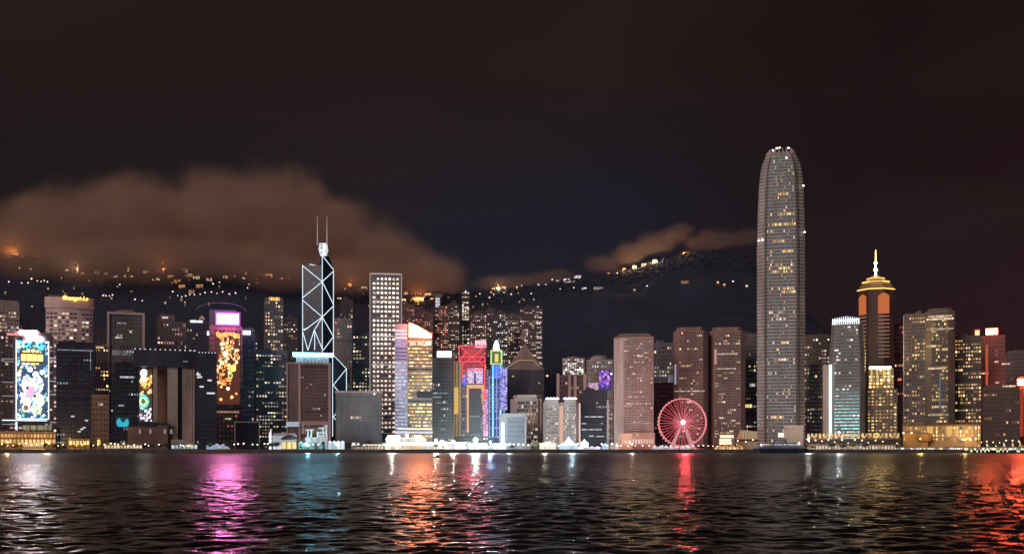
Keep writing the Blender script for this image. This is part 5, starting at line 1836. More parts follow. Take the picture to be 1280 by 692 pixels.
OR, WH, WM = (1.0, .42, .12), (.95, .92, .95), (1.0, .74, .42)
HH = [
    (14, 314, 4, 3, OR, 2.4, 'orange lit house at the left end of the cloudy ridge'),
    (21, 313.5, 5, 3.4, OR, 2.8, 'brightest orange house at the left end of the cloudy ridge'),
    (29, 314, 3, 2.4, OR, 1.4, 'small orange house third along the cloudy ridge'),
    (48, 317, 4, 3, OR, 1.0, 'faint orange house half lost in mist on the left ridge'),
    (56, 318, 3, 3, OR, .8, 'fainter orange house beside the misty one on the left ridge'),
    (84, 340, 3.4, 3.4, WM, 1.8, 'cream lit house on the slope above golden hotel lettering'),
    (97, 341, 3.4, 5, WM, 2.0, 'tall cream lit house on the slope above golden hotel lettering'),
    (104, 343, 4, 2.5, OR, .7, 'orange dim house right of the tall cream hillside house'),
    (122, 344, 6, 4, WM, .35, 'dim long house high on the slope above the framed tower'),
    (133, 345, 5, 3, WM, .4, 'dim house next along the slope above the framed tower'),
    (145, 347, 6, 3, WH, 1.1, 'white lit long house high above the pale framed tower'),
    (157, 347, 3, 3, WM, .9, 'cream house right of the white one above the framed tower'),
    (161, 340, 2.4, 6, WM, 1.1, 'slim cream lit tower house on the slope above the framed tower'),
    (165, 348, 4, 2.6, WM, 1.2, 'small bright house above right corner of framed tower'),
    (182, 342, 6, 3, WM, .8, 'cream house on the slope left of the lone orange lamp house'),
    (205, 338, 3.6, 4, OR, 3.2, 'lone bright orange house below the cloud above the gate building'),
    (198, 351, 4, 2.6, WM, 1.2, 'bright small house beneath the lone orange hillside house'),
    (214, 348, 8, 4, OR, .6, 'wide orange house left on the terraced slope'),
    (222, 354, 9, 4, OR, .6, 'wide lower orange house on the terraced slope'),
    (232, 341, 7, 5, WM, .5, 'pale house at top of the terraced slope'),
    (236, 347, 10, 4, WM, .55, 'long pale house halfway on the terraced slope'),
    (246, 349, 9, 3.6, WM, .7, 'bright long house on the terraced slope above the pink sign'),
    (228, 360, 8, 4, OR, .55, 'orange house low on the terraced slope'),
    (250, 360, 9, 4, OR, .5, 'broad orange house on the terraced slope above the arch'),
    (262, 352, 7, 4, WM, .55, 'pale house right on the terraced slope above the arch'),
    (240, 367, 7, 4, OR, .45, 'dim orange house lowest on the terraced slope'),
    (282, 348, 6, 3, WM, .9, 'cream house on the slope over the pink sign'),
    (335, 340, 12, 4, OR, 2.2, 'wide glowing orange house in cloud edge above the amber crown'),
    (352, 341, 5, 2.6, WM, .9, 'cream house right of the wide glowing orange house'),
    (362, 344, 4, 2.4, WM, .7, 'little cream house nearest the braced prism tower'),
    (438, 358, 5, 3, OR, 2.2, 'bright orange house left of the dotted tower on the ridge'),
    (456, 361, 8, 2.6, WM, 1.6, 'cream house touching left side of the dotted tower'),
    (507, 368, 6, 3, OR, 1.2, 'orange house touching right side of the dotted tower'),
    (505, 377, 5, 3, WM, 1.0, 'cream house low beside right side of the dotted tower'),
    (523, 376, 14, 4, OR, 2.2, 'long bright orange house above the banded tower'),
    (535, 370, 8, 3, WM, 1.2, 'cream sloping house left of the flared lookout'),
    (540, 375, 4, 2.4, OR, 1.6, 'small orange house at the foot of the flared lookout'),
    (557, 388, 16, 4.5, OR, 1.3, 'wide orange house right below the flared lookout'),
    (567, 382, 6, 3, OR, .7, 'small orange house right of the flared lookout'),
    (424, 374, 5, 2, WM, .8, 'dim house on slope right of the braced prism mast'),
    (617, 356.5, 4, 3, OR, 1.8, 'first orange house of the ridge row above pyramid roof'),
    (623, 356, 5, 4, WM, 2.0, 'tall cream house in the ridge row above pyramid roof'),
    (630, 357, 5, 3, OR, 1.8, 'orange house in the middle of the ridge row above pyramid roof'),
    (645, 358, 4, 3.4, OR, 1.8, 'cream orange house right in the ridge row above pyramid roof'),
    (653, 357.5, 4, 4, WM, 1.8, 'tall cream house ending the ridge row above pyramid roof'),
    (673, 357, 3, 2, WH, 1.0, 'small white house alone right of the ridge row'),
    (682, 357, 3, 2, WH, 1.0, 'second small white house alone right of the ridge row'),
    (696, 349, 5, 2.2, WH, .5, 'dim house left of the white terrace on the ridge'),
    (709, 347, 9, 3.4, WH, 1.3, 'white terrace of lit windows on the ridge, left half'),
    (722, 347, 9, 4, WH, 1.3, 'white terrace of lit windows on the ridge, right half'),
    (712, 353, 14, 2, WH, .5, 'faint long house beneath the white ridge terrace'),
    (730, 362, 6, 2.4, WH, .9, 'white house on the dark slope below the white terrace'),
    (748, 362, 12, 3, WH, .3, 'dim long house on the dark slope below the white terrace'),
    (793, 363.5, 3, 2, WM, .8, 'tiny cream house on the dark slope above the pinkish slab'),
    (761, 341.5, 7, 2.2, OR, 1.0, 'orange house where right cloud touches the ridge'),
    (780, 334, 4, 3, OR, 2.2, 'first orange house climbing the ridge under the right cloud'),
    (793, 333, 5, 4, WM, 3.0, 'bright yellow house climbing the ridge under the right cloud'),
    (805, 328, 6, 4, WM, 1.4, 'cream house higher up under the right cloud'),
    (812, 328, 4, 3, OR, 1.8, 'small orange house higher up under the right cloud'),
    (818.5, 325.5, 6, 4.4, WM, 4.0, 'brightest white house at the root of the right cloud plume'),
    (855, 312, 3.5, 3, OR, 2.6, 'highest orange house alone on the summit'),
    (856, 354, 9, 3, OR, .35, 'dim reddish house on the dark hill left of the skyscraper'),
    (897, 355, 3, 2, OR, 1.2, 'tiny orange house on the dark hill left of the skyscraper'),
    (905, 357, 3, 2, OR, 1.0, 'tiny orange house second on the dark hill near the skyscraper'),
    (933, 359, 3, 2, WM, 1.1, 'tiny cream house nearest left side of the skyscraper'),
]
random.seed(77)
for t in HH:
    r_ = hill_house(*t)
    if t[5] >= 2.0 and t[4] is not WH:
        point_light('house_light', r_, (0, -10, 16), t[4], 70000 * t[5] / 2.5, 4)

HLN = ['golden hotel lettering', 'pale framed tower', 'gate building', 'pink sign', 'amber crown', 'dotted tower', 'ridge row', 'white terrace', 'skyscraper']
HLP = [60, 150, 210, 275, 345, 460, 630, 710, 940]
ORD = ['first', 'second', 'third', 'fourth', 'fifth', 'sixth', 'seventh', 'eighth', 'ninth', 'tenth', 'eleventh', 'twelfth', 'thirteenth', 'fourteenth']
hn = {}
spots = [(random.uniform(0, 330), random.uniform(343, 384)) for _ in range(44)] + [(random.uniform(416, 462), random.uniform(362, 384)) for _ in range(7)] + [(random.uniform(500, 680), random.uniform(366, 386)) for _ in range(24)]
for px, py in sorted(spots):
    k = min(range(9), key=lambda i: abs(HLP[i] - px))
    hn[k] = hn.get(k, 0) + 1
    hill_house(px, py, random.uniform(1.3, 3.2), random.uniform(1.1, 2.0), random.choice([OR, OR, WM, WM, WM]), random.uniform(.3, .9), f'{ORD[hn[k] - 1] if hn[k] <= 14 else "further"} faint cottage from the left scattered above the {HLN[k]}', 1, group='faint cottages on the dark slopes')

# rows of road lamps on the slopes
def lamp_proto(name, h, r, rgb, st, label, cat, loc, group, sample=False):
    root = thing(name, label, cat, loc, 0, group)
    m = MB(); m.tube((0, 0, -2), (0, 0, h), .14 * max(1, h / 8), 5, .09 * max(1, h / 8)); m.tube((0, 0, h - .2), (0, -1.2, h + .1), .1, 5); m.build('pole', dark_m, root)
    m = MB(); m.lathe([(.05, h - r), (r * .8, h - r * .6), (r, h), (r * .7, h + r * .6), (.05, h + r * .8)], 8, cy=-1.3); m.build('lamp_head', glow(rgb, st, sample), root)
    return root
HL = [(x_, 375 - .0 * x_) for x_ in (131, 135, 139, 143)] + [(54, 357), (58, 356.5), (62, 358), (42, 355), (27, 340), (41, 342), (14, 359), (30, 359), (38, 360),
      (218, 371), (224, 374), (229, 376), (234, 376), (239, 374), (245, 374), (252, 373), (258, 372), (266, 371), (273, 371), (280, 371), (288, 372), (296, 373), (152, 362), (171, 381), (180, 381), (193, 354), (305, 352),
      (268, 362), (276, 359), (311, 365), (427, 377), (427, 382), (427, 388), (432, 366), (700, 366), (717, 365), (808, 363), (771, 347), (690, 352), (915, 358), (600, 372), (639, 374), (664, 372), (612, 378), (630, 371)]
HLN = ['golden hotel lettering', 'pale framed tower', 'gate building', 'pink sign', 'amber crown', 'dotted tower', 'ridge row', 'white terrace', 'skyscraper']
HLP = [60, 150, 210, 275, 345, 460, 630, 710, 940]
proto = None
side_n = {}
ORD = ['first', 'second', 'third', 'fourth', 'fifth', 'sixth', 'seventh', 'eighth', 'ninth', 'tenth', 'eleventh', 'twelfth', 'thirteenth', 'fourteenth']
for px, py in sorted(HL):
    x, y, h = hit(px, py)
    k = min(range(9), key=lambda i: abs(HLP[i] - px))
    side_n[k] = side_n.get(k, 0) + 1
    lab = f'{ORD[side_n[k] - 1]} hillside road lamp from the left above the {HLN[k]}'
    if proto is None:
        proto = lamp_proto('road_lamp', 11, 2.0, (1.0, .84, .70), 1.8, lab, 'street lamp', (x, y - 12, h), 'road lamps on the hillside')
    else:
        dup(proto, (x, y - 12, h), lab, scale=random.uniform(.7, 1.1))

# ================================================================== the waterfront
LM = [(-20, 'hotel slab at left edge'), (42, 'mosaic screen tower'), (95, 'dark blue glass block'), (126, 'plain brown slab'), (159, 'turquoise screen'), (207, 'gate building'), (257, 'dark annex'), (284, 'pink sign tower'),
      (309, 'black screen'), (340, 'apartment tower below amber crown'), (388, 'brown framed block'), (448, 'plain grey box hall'), (483, 'dotted tower'), (518, 'golden banded tower'), (553, 'dark grey tower'), (592, 'red trusses'),
      (621, 'blue lantern tower'), (645, 'large grey screen'), (668, 'beige rounded block'), (702, 'chamfered twin block'), (743, 'dark lined block'), (795, 'pinkish slab tower'), (853, 'red wheel'), (909, 'right brown tower'),
      (976, 'tallest skyscraper'), (1020, 'dull grey slab'), (1058, 'white crowned tower'), (1100, 'spired tower'), (1144, 'left shaft of speckled twin'), (1176, 'right shaft of speckled twin'), (1210, 'gold speckled tower'), (1250, 'red signs'), (1290, 'right edge sign')]


def near(px):
    return min(LM, key=lambda t: abs(t[0] - px))[1]


CNT = {}


def numbered(kind, px, what='before the'):
    k = (kind, near(px))
    CNT[k] = CNT.get(k, 0) + 1
    n = CNT[k]
    return f'{kind} {what} {near(px)}' if n == 1 else f'{kind} {what} {near(px)}, {ORD[n - 1]} from its left'


# --- trees along the promenade
def leaf_m():
    m = bpy.data.materials.new('leaves')
    m.use_nodes = True
    N, L, M = nt_new(m.node_tree)
    tc = N('ShaderNodeTexCoord')
    n1 = N('ShaderNodeTexNoise', i_Scale=.5, i_Detail=4.0)
    L(tc.outputs['Object'], n1.inputs['Vector'])
    rp = N('ShaderNodeValToRGB')
    rp.color_ramp.elements[0].color = (.03, .05, .025, 1)
    rp.color_ramp.elements[1].color = (.10, .13, .06, 1)
    L(n1.outputs[0], rp.inputs[0])
    p = N('ShaderNodeBsdfPrincipled', i_Roughness=.8)
    L(rp.outputs[0], p.inputs['Base Color'])
    o = N('ShaderNodeOutputMaterial')
    L(p.outputs[0], o.inputs[0])
    return m
LEAF = leaf_m()
BARK = wall_mat((.10, .075, .055), .9)


def tree_proto(seed, h, w, loc, label):
    r = random.Random(seed)
    root = thing('broadleaf_tree', label, 'tree', loc, 0, 'trees along the promenade')
    m = MB(); m.tube((0, 0, -.3), (.2, 0, h * .45), .32, 7, .2)
    tips = []
    for k in range(6):
        a = k * 1.05 + r.random()
        e = (math.cos(a) * w * .32, math.sin(a) * w * .32, h * r.uniform(.6, .85))
        m.tube((.2, 0, h * r.uniform(.32, .45)), e, .15, 5, .05)
        tips.append(e)
    m.build('trunk', BARK, root)
    m = MB()
    for k in range(520):
        t = r.choice(tips + [(0, 0, h * .7)])
        c = [t[i] + r.gauss(0, 1) * (w * .15, w * .15, h * .10)[i] for i in range(3)]
        s = r.uniform(.18, .5)
        u = Vector((r.gauss(0, 1), r.gauss(0, 1), r.gauss(0, 1))).normalized()
        v = u.orthogonal().normalized()
        c = Vector(c)
        m.quad(tuple(c - u * s - v * s * .6), tuple(c + u * s - v * s * .6), tuple(c + u * s + v * s * .6), tuple(c - u * s + v * s * .6))
    m.build('crown', LEAF, root)
    return root


TR = [3, 18, 55, 69, 80, 90, 101, 113, 122, 133, 150, 162, 171, 181, 190, 200, 208, 219, 233, 252, 262, 272, 283, 292, 302, 313, 322, 330, 336, 341, 346, 377, 393, 402, 416, 424, 431, 437, 444, 450, 456, 463, 470, 478, 511, 516, 534,
      545, 556, 563, 575, 585, 601, 612, 619, 640, 655, 690, 728, 749, 765, 822, 833, 846, 876, 885, 893, 905, 921, 939, 1008, 1016, 1026, 1040, 1054, 1066, 1082, 1122, 1232, 1243, 1258, 1270]
random.seed(20)
tp = []
for i, px in enumerate(sorted(TR)):
    Y = random.uniform(1322, 1375)
    big = 1.35 if (430 < px < 475 or 330 < px < 350) else 1.0
    lab = numbered('dark leafy tree', px)
    loc = (X(px, Y), Y, GZ - .02)
    if len(tp) < 3:
        tp.append(tree_proto(len(tp) + 5, (8.5, 7.0, 10.0)[len(tp)], (8, 7.5, 7)[len(tp)], loc, lab))
    else:
        dup(random.choice(tp), loc, lab, rz=random.uniform(0, 6.28), scale=random.uniform(.75, 1.1) * big)

# --- promenade lamps: three tints
def lamp_row(pxs, rgb, st, kind, Y0=1312, h=7.5, r=.85, grp='lamps along the promenade', jit=14, watts=0):
    proto = None
    for px in sorted(pxs):
        Y = Y0 + random.uniform(0, jit)
        lab = numbered(kind, px)
        loc = (X(px, Y), Y, GZ)
        if proto is None:
            proto = lamp_proto('street_lamp', h, r, rgb, st, lab, 'street lamp', loc, grp)
        else:
            dup(proto, loc, lab, scale=random.uniform(.72, 1.12))
random.seed(51)
lamp_row([3, 10, 17, 25, 33, 40, 47, 54, 62, 73, 79, 96, 103, 107, 117, 123, 131, 139, 144, 148, 155, 161, 168], (1.0, .56, .18), 5.0, 'amber promenade lamp', r=.95)
lamp_row([182, 186, 199, 226, 229, 293, 298, 305, 316, 322, 331, 335, 381, 391, 398], (1.0, .86, .72), 4.0, 'white promenade lamp')
lamp_row([442, 448, 455, 475, 480, 500, 507, 514, 522, 531, 538, 549, 556, 562, 572, 579, 586, 599, 606, 613, 618, 635, 642, 648, 654, 660, 698, 722, 731, 752, 759, 765, 771], (1.0, .92, .86), 5.0, 'bright white promenade lamp', r=1.0)
lamp_row([776, 785, 794, 803, 811, 818, 828, 838, 847, 858, 866, 873, 879, 885, 891, 897], (1.0, .72, .60), 3.2, 'pinkish promenade lamp', h=5.5, r=.8)
lamp_row([922, 932, 941, 1011, 1019, 1027, 1035, 1043, 1052, 1060, 1068, 1077, 1085, 1094, 1103, 1112, 1121, 1226, 1233, 1241, 1249, 1257, 1265, 1273], (1.0, .62, .26), 4.0, 'golden promenade lamp', Y0=1330, h=12, r=.95)

# --- floodlights: bright lamps on masts that light the fronts behind them
def flood(px, py, r, rgb, st, watts, label, Y=1322):
    z = Z(py, Y)
    root = thing('floodlight', label, 'floodlight', (X(px, Y), Y, GZ), 0, 'floodlights on the waterfront')
    m = MB(); m.tube((0, 0, 0), (0, 0, z - GZ), .25, 6); m.build('mast', dark_m, root)
    m = MB(); m.lathe([(.05, -r), (r * .7, -r * .7), (r, 0), (r * .7, r * .7), (.05, r)], 10); m.build('lamp_head', glow(rgb, st, True), root, loc=(0, -1, z - GZ))
    if watts:
        point_light('lamp_beam', root, (0, -1 - r * 1.2, z - GZ + r), rgb, watts, r)
    return root
flood(594.5, 549.5, 3.0, (.55, 1.0, .95), 30, 420000, 'large cyan white floodlight glaring before the red trusses')
flood(567, 552, 2.1, (1, .96, .9), 10, 120000, 'round white floodlight between dark grey tower and red trusses')
flood(545, 550, 2.0, (1, .95, .86), 9, 100000, 'round white floodlight before the dark grey tower')
flood(587, 556, 1.8, (.9, 1, 1), 10, 0, 'low white floodlight left under the large cyan one')
flood(601, 557, 1.6, (.85, .95, 1), 10, 0, 'low white floodlight right under the large cyan one')
flood(613, 552, 1.5, (.45, .65, 1), 20, 200000, 'bluish floodlight before the blue lantern tower')
flood(637, 555, 1.6, (.8, .9, 1), 7, 25000, 'white floodlight left of the large grey screen')
flood(385, 556, 1.8, (.30, .85, 1), 12, 60000, 'icy floodlight before the brown framed block')
flood(422, 555, 1.6, (.35, .85, 1), 12, 25000, 'icy floodlight at the left corner of the grey box hall')
flood(490, 552, 1.2, (1, .95, .85), 8, 110000, 'white floodlight below the dotted tower')
flood(715, 553, 1.6, (.6, .85, 1), 16, 180000, 'blue white floodlight before the chamfered twin block')
flood(681, 555, 1.4, (1, .9, .7), 7, 40000, 'cream floodlight before the beige rounded block')
flood(790, 555, 1.2, (1, .6, .5), 5, 50000, 'rosy floodlight before the pinkish slab tower')
flood(1048.5, 540, 1.4, (.95, .97, 1), 7, 30000, 'white floodlight before the white crowned tower')
flood(1010, 548.5, 1.6, (1, .98, .95), 9, 30000, 'white floodlight on the pier beside dark ferry')
flood(10, 552, 1.2, (1, .55, .2), 5, 90000, 'amber floodlight low before hotel slab at left edge')
flood(60, 552, 1.2, (1, .55, .2), 5, 90000, 'amber floodlight low before the mosaic screen tower')
flood(1150, 548, 1.2, (1, .6, .2), 3, 25000, 'golden floodlight before the speckled twin')
flood(1205, 549, 1.2, (1, .6, .2), 3, 25000, 'golden floodlight before the gold speckled tower')

# --- low buildings, tents and piers on the shore
def low(name, label, px0, px1, top, Y, dep, wall, cat='pavilion'):
    return B(name, label, px0, px1, top, Y, dep, wall, cat=cat)


def arcade(b, n, pyc, hpx, rgb, st, name='lit_arch', y=-.35, fill=.7, arch=True):
    """separate lit bays along the front"""
    x0, x1 = -b.w / 2, b.w / 2
    for k in range(n):
        xa = x0 + (x1 - x0) * (k + .5 - fill / 2) / n
        xb = x0 + (x1 - x0) * (k + .5 + fill / 2) / n
        za, zb = b.lz(pyc + hpx / 2), b.lz(pyc - hpx / 2)
        za = max(za, .3)
        s_ = st * random.uniform(.55, 1.35)
        m = MB()
        if arch:
            r_ = (xb - xa) / 2
            top = max(za + .2, zb - r_ * .7)
            pts = [(xa, za), (xb, za), (xb, top)] + [((xa + xb) / 2 + r_ * math.cos(math.pi * q / 6), top + r_ * .7 * math.sin(math.pi * q / 6)) for q in range(1, 6)] + [(xa, top)]
        else:
            pts = [(xa, za), (xb, za), (xb, zb), (xa, zb)]
        m.loft([[(x, y, z) for x, z in pts], [(x, y + .3, z) for x, z in pts]], col=tuple(c * s_ for c in rgb))
        m.build(name, lit_mat(), b.root, True)


random.seed(90)
b = low('terrace_building', 'amber lit terrace building with rows of arches at the left edge', -20, 71, 540, 1400, 26, (.42, .27, .15), 'building')
b.body(fins=18, ledges=3); b.roof(hgt=1.5)
arcade(b, 22, 544, 4, (1, .50, .14), .75); arcade(b, 18, 551, 5, (1, .55, .18), .9)
b = low('ramp_shelter', 'white ribbed sloping shelter before the amber terrace building', 28, 56, 552, 1330, 8, (.5, .42, .34))
for k in range(9):
    m = MB(); xa = b.lx(30 + k * 2.8)
    m.loft([[(xa, 0, b.lz(558)), (xa + 1.6, 0, b.lz(558.4)), (xa + 1.6, 6, b.lz(558.4)), (xa, 6, b.lz(558))], [(xa - 2.4, 0, b.lz(553)), (xa - .8, 0, b.lz(553.5)), (xa - .8, 6, b.lz(553.5)), (xa - 2.4, 6, b.lz(553))]], col=(1.1, .72, .38)); m.build('roof_rib', lit_mat(), b.root, True)
m = MB(); m.box(-b.w / 2, b.w / 2, 1, 6, 0, 2.0); m.build('wall', b.wall, b.root)
b = low('kiosk', 'small yellow lit kiosk before the dark blue glass block', 86, 112, 549.5, 1345, 10, (.5, .36, .16), 'kiosk')
b.body(fins=4); b.roof(hgt=1, plant=False); arcade(b, 6, 553, 5, (1, .66, .2), 1.5, arch=False)
b = low('kiosk', 'amber lit kiosk before the plain brown slab', 121, 126, 547.5, 1345, 8, (.5, .32, .14), 'kiosk')
b.body(); b.roof(hgt=1, plant=False); arcade(b, 1, 552, 6, (1, .58, .14), 1.7, arch=False)
b = low('boathouse', 'low dim shed with white lit doors left of the gate building', 130, 178, 554.5, 1335, 10, (.3, .24, .2), 'shed')
b.body(); b.roof(hgt=.8, plant=False); arcade(b, 12, 558, 3.5, (1, .72, .5), .9, arch=False)
b = low('pier_shed', 'grey shed with long sloping roof below the gate building', 214, 247, 553, 1335, 14, (.36, .33, .31), 'shed')
b.body(z1=b.h - 2)
m = MB(); m.loft([[(-b.w / 2, -1, b.h + 4), (-b.w / 2 + 12, -1, b.h + 4.2), (b.w / 2 + 1, -1, b.h - 1.9), (-b.w / 2, -1, b.h - 1.9)], [(-b.w / 2, 14, b.h + 4), (-b.w / 2 + 12, 14, b.h + 4.2), (b.w / 2 + 1, 14, b.h - 1.9), (-b.w / 2, 14, b.h - 1.9)]]); m.build('roof', wall_mat((.40, .36, .33)), b.root)
arcade(b, 7, 558, 4, (.75, .95, 1.0), .7, arch=False)
b.strip(233, 241, 556.5, 2.6, (1, .66, .35), 1.4, 'lit_door', -.5, segs=3)


def tent(px0, px1, top, eave, Y, rgb, st, label, peaks=1, dep=10, wallrgb=None):
    b = low('marquee', label, px0, px1, eave, Y, dep, (.7, .7, .72), 'marquee')
    n = peaks
    for k in range(n):
        xa, xb = -b.w / 2 + b.w * k / n, -b.w / 2 + b.w * (k + 1) / n - .05
        xm = (xa + xb) / 2
        zt = b.lz(top)
        sr, sw = st * .75 * random.uniform(.75, 1.2), st * .5 * random.uniform(.5, 1.2)
        m = MB()
        ringf = lambda q, z: [(xm + (xa - xm) * q, dep / 2 - dep / 2 * q, z), (xm + (xb - xm) * q, dep / 2 - dep / 2 * q, z), (xm + (xb - xm) * q, dep / 2 + dep / 2 * q, z), (xm + (xa - xm) * q, dep / 2 + dep / 2 * q, z)]
        m.loft([ringf(1.03, b.h), ringf(.5, b.h + (zt - b.h) * .32), ringf(.2, b.h + (zt - b.h) * .68), ringf(.02, zt)], col=tuple(c * sr for c in rgb))
        m.build('tent_roof', lit_mat(), b.root, True)
        m = MB(); m.box(xa + .3, xb - .3, .4, dep - .4, 0, b.h - .05, tuple(c * sw for c in rgb)); m.build('tent_wall', lit_mat(), b.root, True)
    return b
tent(258, 284, 553.5, 556, 1330, (.55, .68, 1.0), 1.0, 'blue white low marquee under the pink sign tower', 3)
tent(270, 288, 558, 559.5, 1320, (.8, .85, .7), .7, 'pale low marquee in front of the blue white one', 2)
tent(373, 394, 550, 553, 1335, (.45, .95, .80), .8, 'sea green marquee before the brown framed block', 3)
tent(410, 431, 550, 552, 1330, (.85, .95, 1.0), 1.7, 'white twin peaked marquee left of the grey box hall', 4)
tent(674, 695, 551, 553.5, 1330, (1.0, .90, .66), 2.4, 'cream glowing marquee before the beige rounded block', 1)
tent(699, 723, 545, 556, 1328, (.70, .90, 1.0), 2.6, 'blue white glowing marquee with tall spire before twin block', 1)
tent(725, 736, 548, 553, 1332, (1.0, .90, .92), 2.4, 'white domed marquee right of the spired marquee', 1)
tent(722, 751, 557, 558.5, 1322, (.9, .85, 1.0), 2.0, 'long low white marquee before the dark lined block', 4)
tent(752, 761, 553, 556, 1326, (.55, .85, 1.0), 2.0, 'small blue white marquee left of the pinkish slab', 1)
tent(762, 774, 552, 555, 1334, (1.0, .78, .72), 1.2, 'rosy marquee at the left foot of the pinkish slab', 2)
tent(815, 836, 556, 558.5, 1322, (.95, .80, .95), 1.3, 'pale pink marquee left under the red wheel', 3)
tent(836, 848, 556.5, 558.5, 1320, (1, .75, .85), 1.2, 'pale pink marquee in the middle under the red wheel', 2)
tent(850, 864, 556, 558.5, 1322, (1.0, .78, .85), 1.4, 'pale pink marquee right under the red wheel', 2)
tent(528, 543, 555, 557, 1326, (1, .96, .9), 1.6, 'white marquee before the golden banded tower', 2)
tent(555, 582, 556, 557.5, 1324, (1, .95, .92), 1.9, 'long white marquee before the dark grey tower', 4)
tent(600, 617, 556, 558, 1326, (.85, .92, 1), 1.6, 'white marquee before the blue lantern tower', 2)
tent(646, 664, 555, 557.5, 1330, (.9, .85, .8), .7, 'dim cream marquee before the large grey screen', 3)

b = low('event_tent', 'tall white lit event tent with glowing needle left of domed pavilion', 341, 371, 543, 1350, 16, (.6, .62, .65), 'tent')
m = MB(); m.box(-b.w / 2, b.w / 2, 0, 16, 0, b.h - 1, (.36, .40, .44)); m.build('tent_wall', lit_mat(), b.root, True)
m = MB(); m.loft([[(-b.w / 2 - .5, -.5, b.h - .99), (b.w / 2 + .5, -.5, b.h - .99), (b.w / 2 + .5, 16.5, b.h - .99), (-b.w / 2 - .5, 16.5, b.h - .99)], [(-b.w / 2 + 2, 5, b.h + 2.4), (b.w / 2 - 2, 5, b.h + 2.4), (b.w / 2 - 2, 11, b.h + 2.4), (-b.w / 2 + 2, 11, b.h + 2.4)]]); m.build('tent_roof', wall_mat((.6, .64, .66)), b.root)
m = MB(); m.loft([[(b.lx(337.6) - 1.6, -1.5, 0), (b.lx(337.6) + 1.6, -1.5, 0), (b.lx(337.6) + 1.6, .5, 0), (b.lx(337.6) - 1.6, .5, 0)], [(b.lx(337.6) - 1.4, -1.2, b.lz(543)), (b.lx(337.6) + 1.4, -1.2, b.lz(543)), (b.lx(337.6) + 1.4, .2, b.lz(543)), (b.lx(337.6) - 1.4, .2, b.lz(543))], [(b.lx(338.5) - .1, -.6, b.lz(535.5)), (b.lx(338.5) + .1, -.6, b.lz(535.5)), (b.lx(338.5) + .1, -.4, b.lz(535.5)), (b.lx(338.5) - .1, -.4, b.lz(535.5))]]); m.build('light_needle', glow((.9, .96, 1), 1.5), b.root)
m = MB(); m.box(b.lx(341), b.lx(352), -.6, -.05, 1, 6); m.build('lit_door', glow((.85, .93, 1), .9), b.root)
b = low('domed_pavilion', 'small pavilion with dark domed roof and golden lit arches', 352, 371, 549, 1330, 14, (.5, .34, .2))
m = MB()
for k in range(6):
    a = math.pi * 2 * k / 6
    m.tube((7.5 * math.cos(a), 7 + 6 * math.sin(a), 0), (7.5 * math.cos(a), 7 + 6 * math.sin(a), b.h), .7, 6)
m.build('column', wall_mat((.6, .4, .2)), b.root)
m = MB(); m.lathe([(11, b.h), (10.4, b.h + 1.8), (8, b.h + 4), (4, b.h + 5.6), (.3, b.h + 6.2)], 14, cy=7, sy=.8); m.build('roof', wall_mat((.07, .05, .05)), b.root)
arcade(b, 3, 556, 8, (1, .58, .16), 1.6, y=2.5)
b = low('sculpture_stage', 'pinkish white stacked stage structure before the brown framed block', 382, 409, 546, 1345, 12, (.6, .48, .46), 'stage')
b.body(fins=5)
m = MB()
for px, pa, pb in ((384, 536, 546), (388, 536, 546), (396, 539, 546), (403, 533, 546), (407, 531, 550)):
    m.box(b.lx(px), b.lx(px + 2), 0, 2, b.lz(pb) + .0, b.lz(pa))
for pa, pb, py in ((382, 392, 536.5), (396, 409, 540), (398, 406, 534)):
    m.box(b.lx(pa), b.lx(pb), -.4, 2.4, b.lz(py + 1.2), b.lz(py))
m.build('scaffold', wall_mat((.75, .62, .6)), b.root)
arcade(b, 6, 550, 7, (1, .82, .8), .55, arch=False)
b.strip(398, 407, 544, 2.4, (.95, .95, 1), .7, segs=3)
b = low('kiosk', 'dark round kiosk standing before the pinkish white stage', 400, 408, 549, 1322, 8, (.05, .05, .05), 'kiosk')
m = MB(); m.lathe([(3.2, 0), (3.2, 5), (2.3, 7.5), (3.4, 8.4), (.3, 11.5)], 10, cy=4); m.build('wall', dark_m, b.root)
b = low('pier_hall', 'low cream pier hall with open bays below the plain grey box hall', 440, 482, 555, 1325, 14, (.68, .58, .5), 'pier')
b.body(z0=b.h - 1.6, z1=b.h)
m = MB()
for k in range(11):
    x = -b.w / 2 + b.w * k / 10
    m.box(x - .5, x + .5, .3, 13, 0, b.h - 1.61)
m.box(b.lx(440), b.lx(447), 2, 12, b.h + .01, b.h + 2.6)
m.build('column', b.wall, b.root)
m = MB(); m.box(-b.w / 2 - .5, b.w / 2 + .5, -.8, -.1, b.h - 1.4, b.h + .2); m.build('lit_fascia', glow((1, .86, .74), 1.0), b.root)
arcade(b, 10, 559.5, 4, (.9, .62, .45), .35, y=9, arch=False)
b = low('pier_hall', 'white two storey pier hall with roof garden below the dotted tower', 483, 531, 546.5, 1332, 18, (.72, .66, .6), 'pier')
b.body(fins=10, ledges=2, z1=b.h)
m = MB(); m.box(b.lx(485), b.lx(500), 2, 12, b.h + .01, b.h + 3); m.box(b.lx(507), b.lx(511), 2, 6, b.h + .01, b.h + 5); m.box(b.lx(518), b.lx(527), 2, 12, b.h + .01, b.h + 3.4); m.build('roof', b.wall, b.root)
arcade(b, 12, 550, 4.4, (1, .93, .85), .85, y=-.7, arch=False, fill=.8)
arcade(b, 11, 558, 4, (1, .70, .35), .75, y=-.7)
m = MB(); m.box(b.lx(528), b.lx(584), -3, 0, 1.4, 3.6); m.build('lit_fascia', glow((1, .88, .74), 1.1), b.root)
b = low('pier_hall', 'long low white pier hall glaring before the dark grey tower', 533, 584, 553.5, 1345, 14, (.7, .6, .55), 'pier')
b.body(fins=12); b.roof(hgt=1.5)
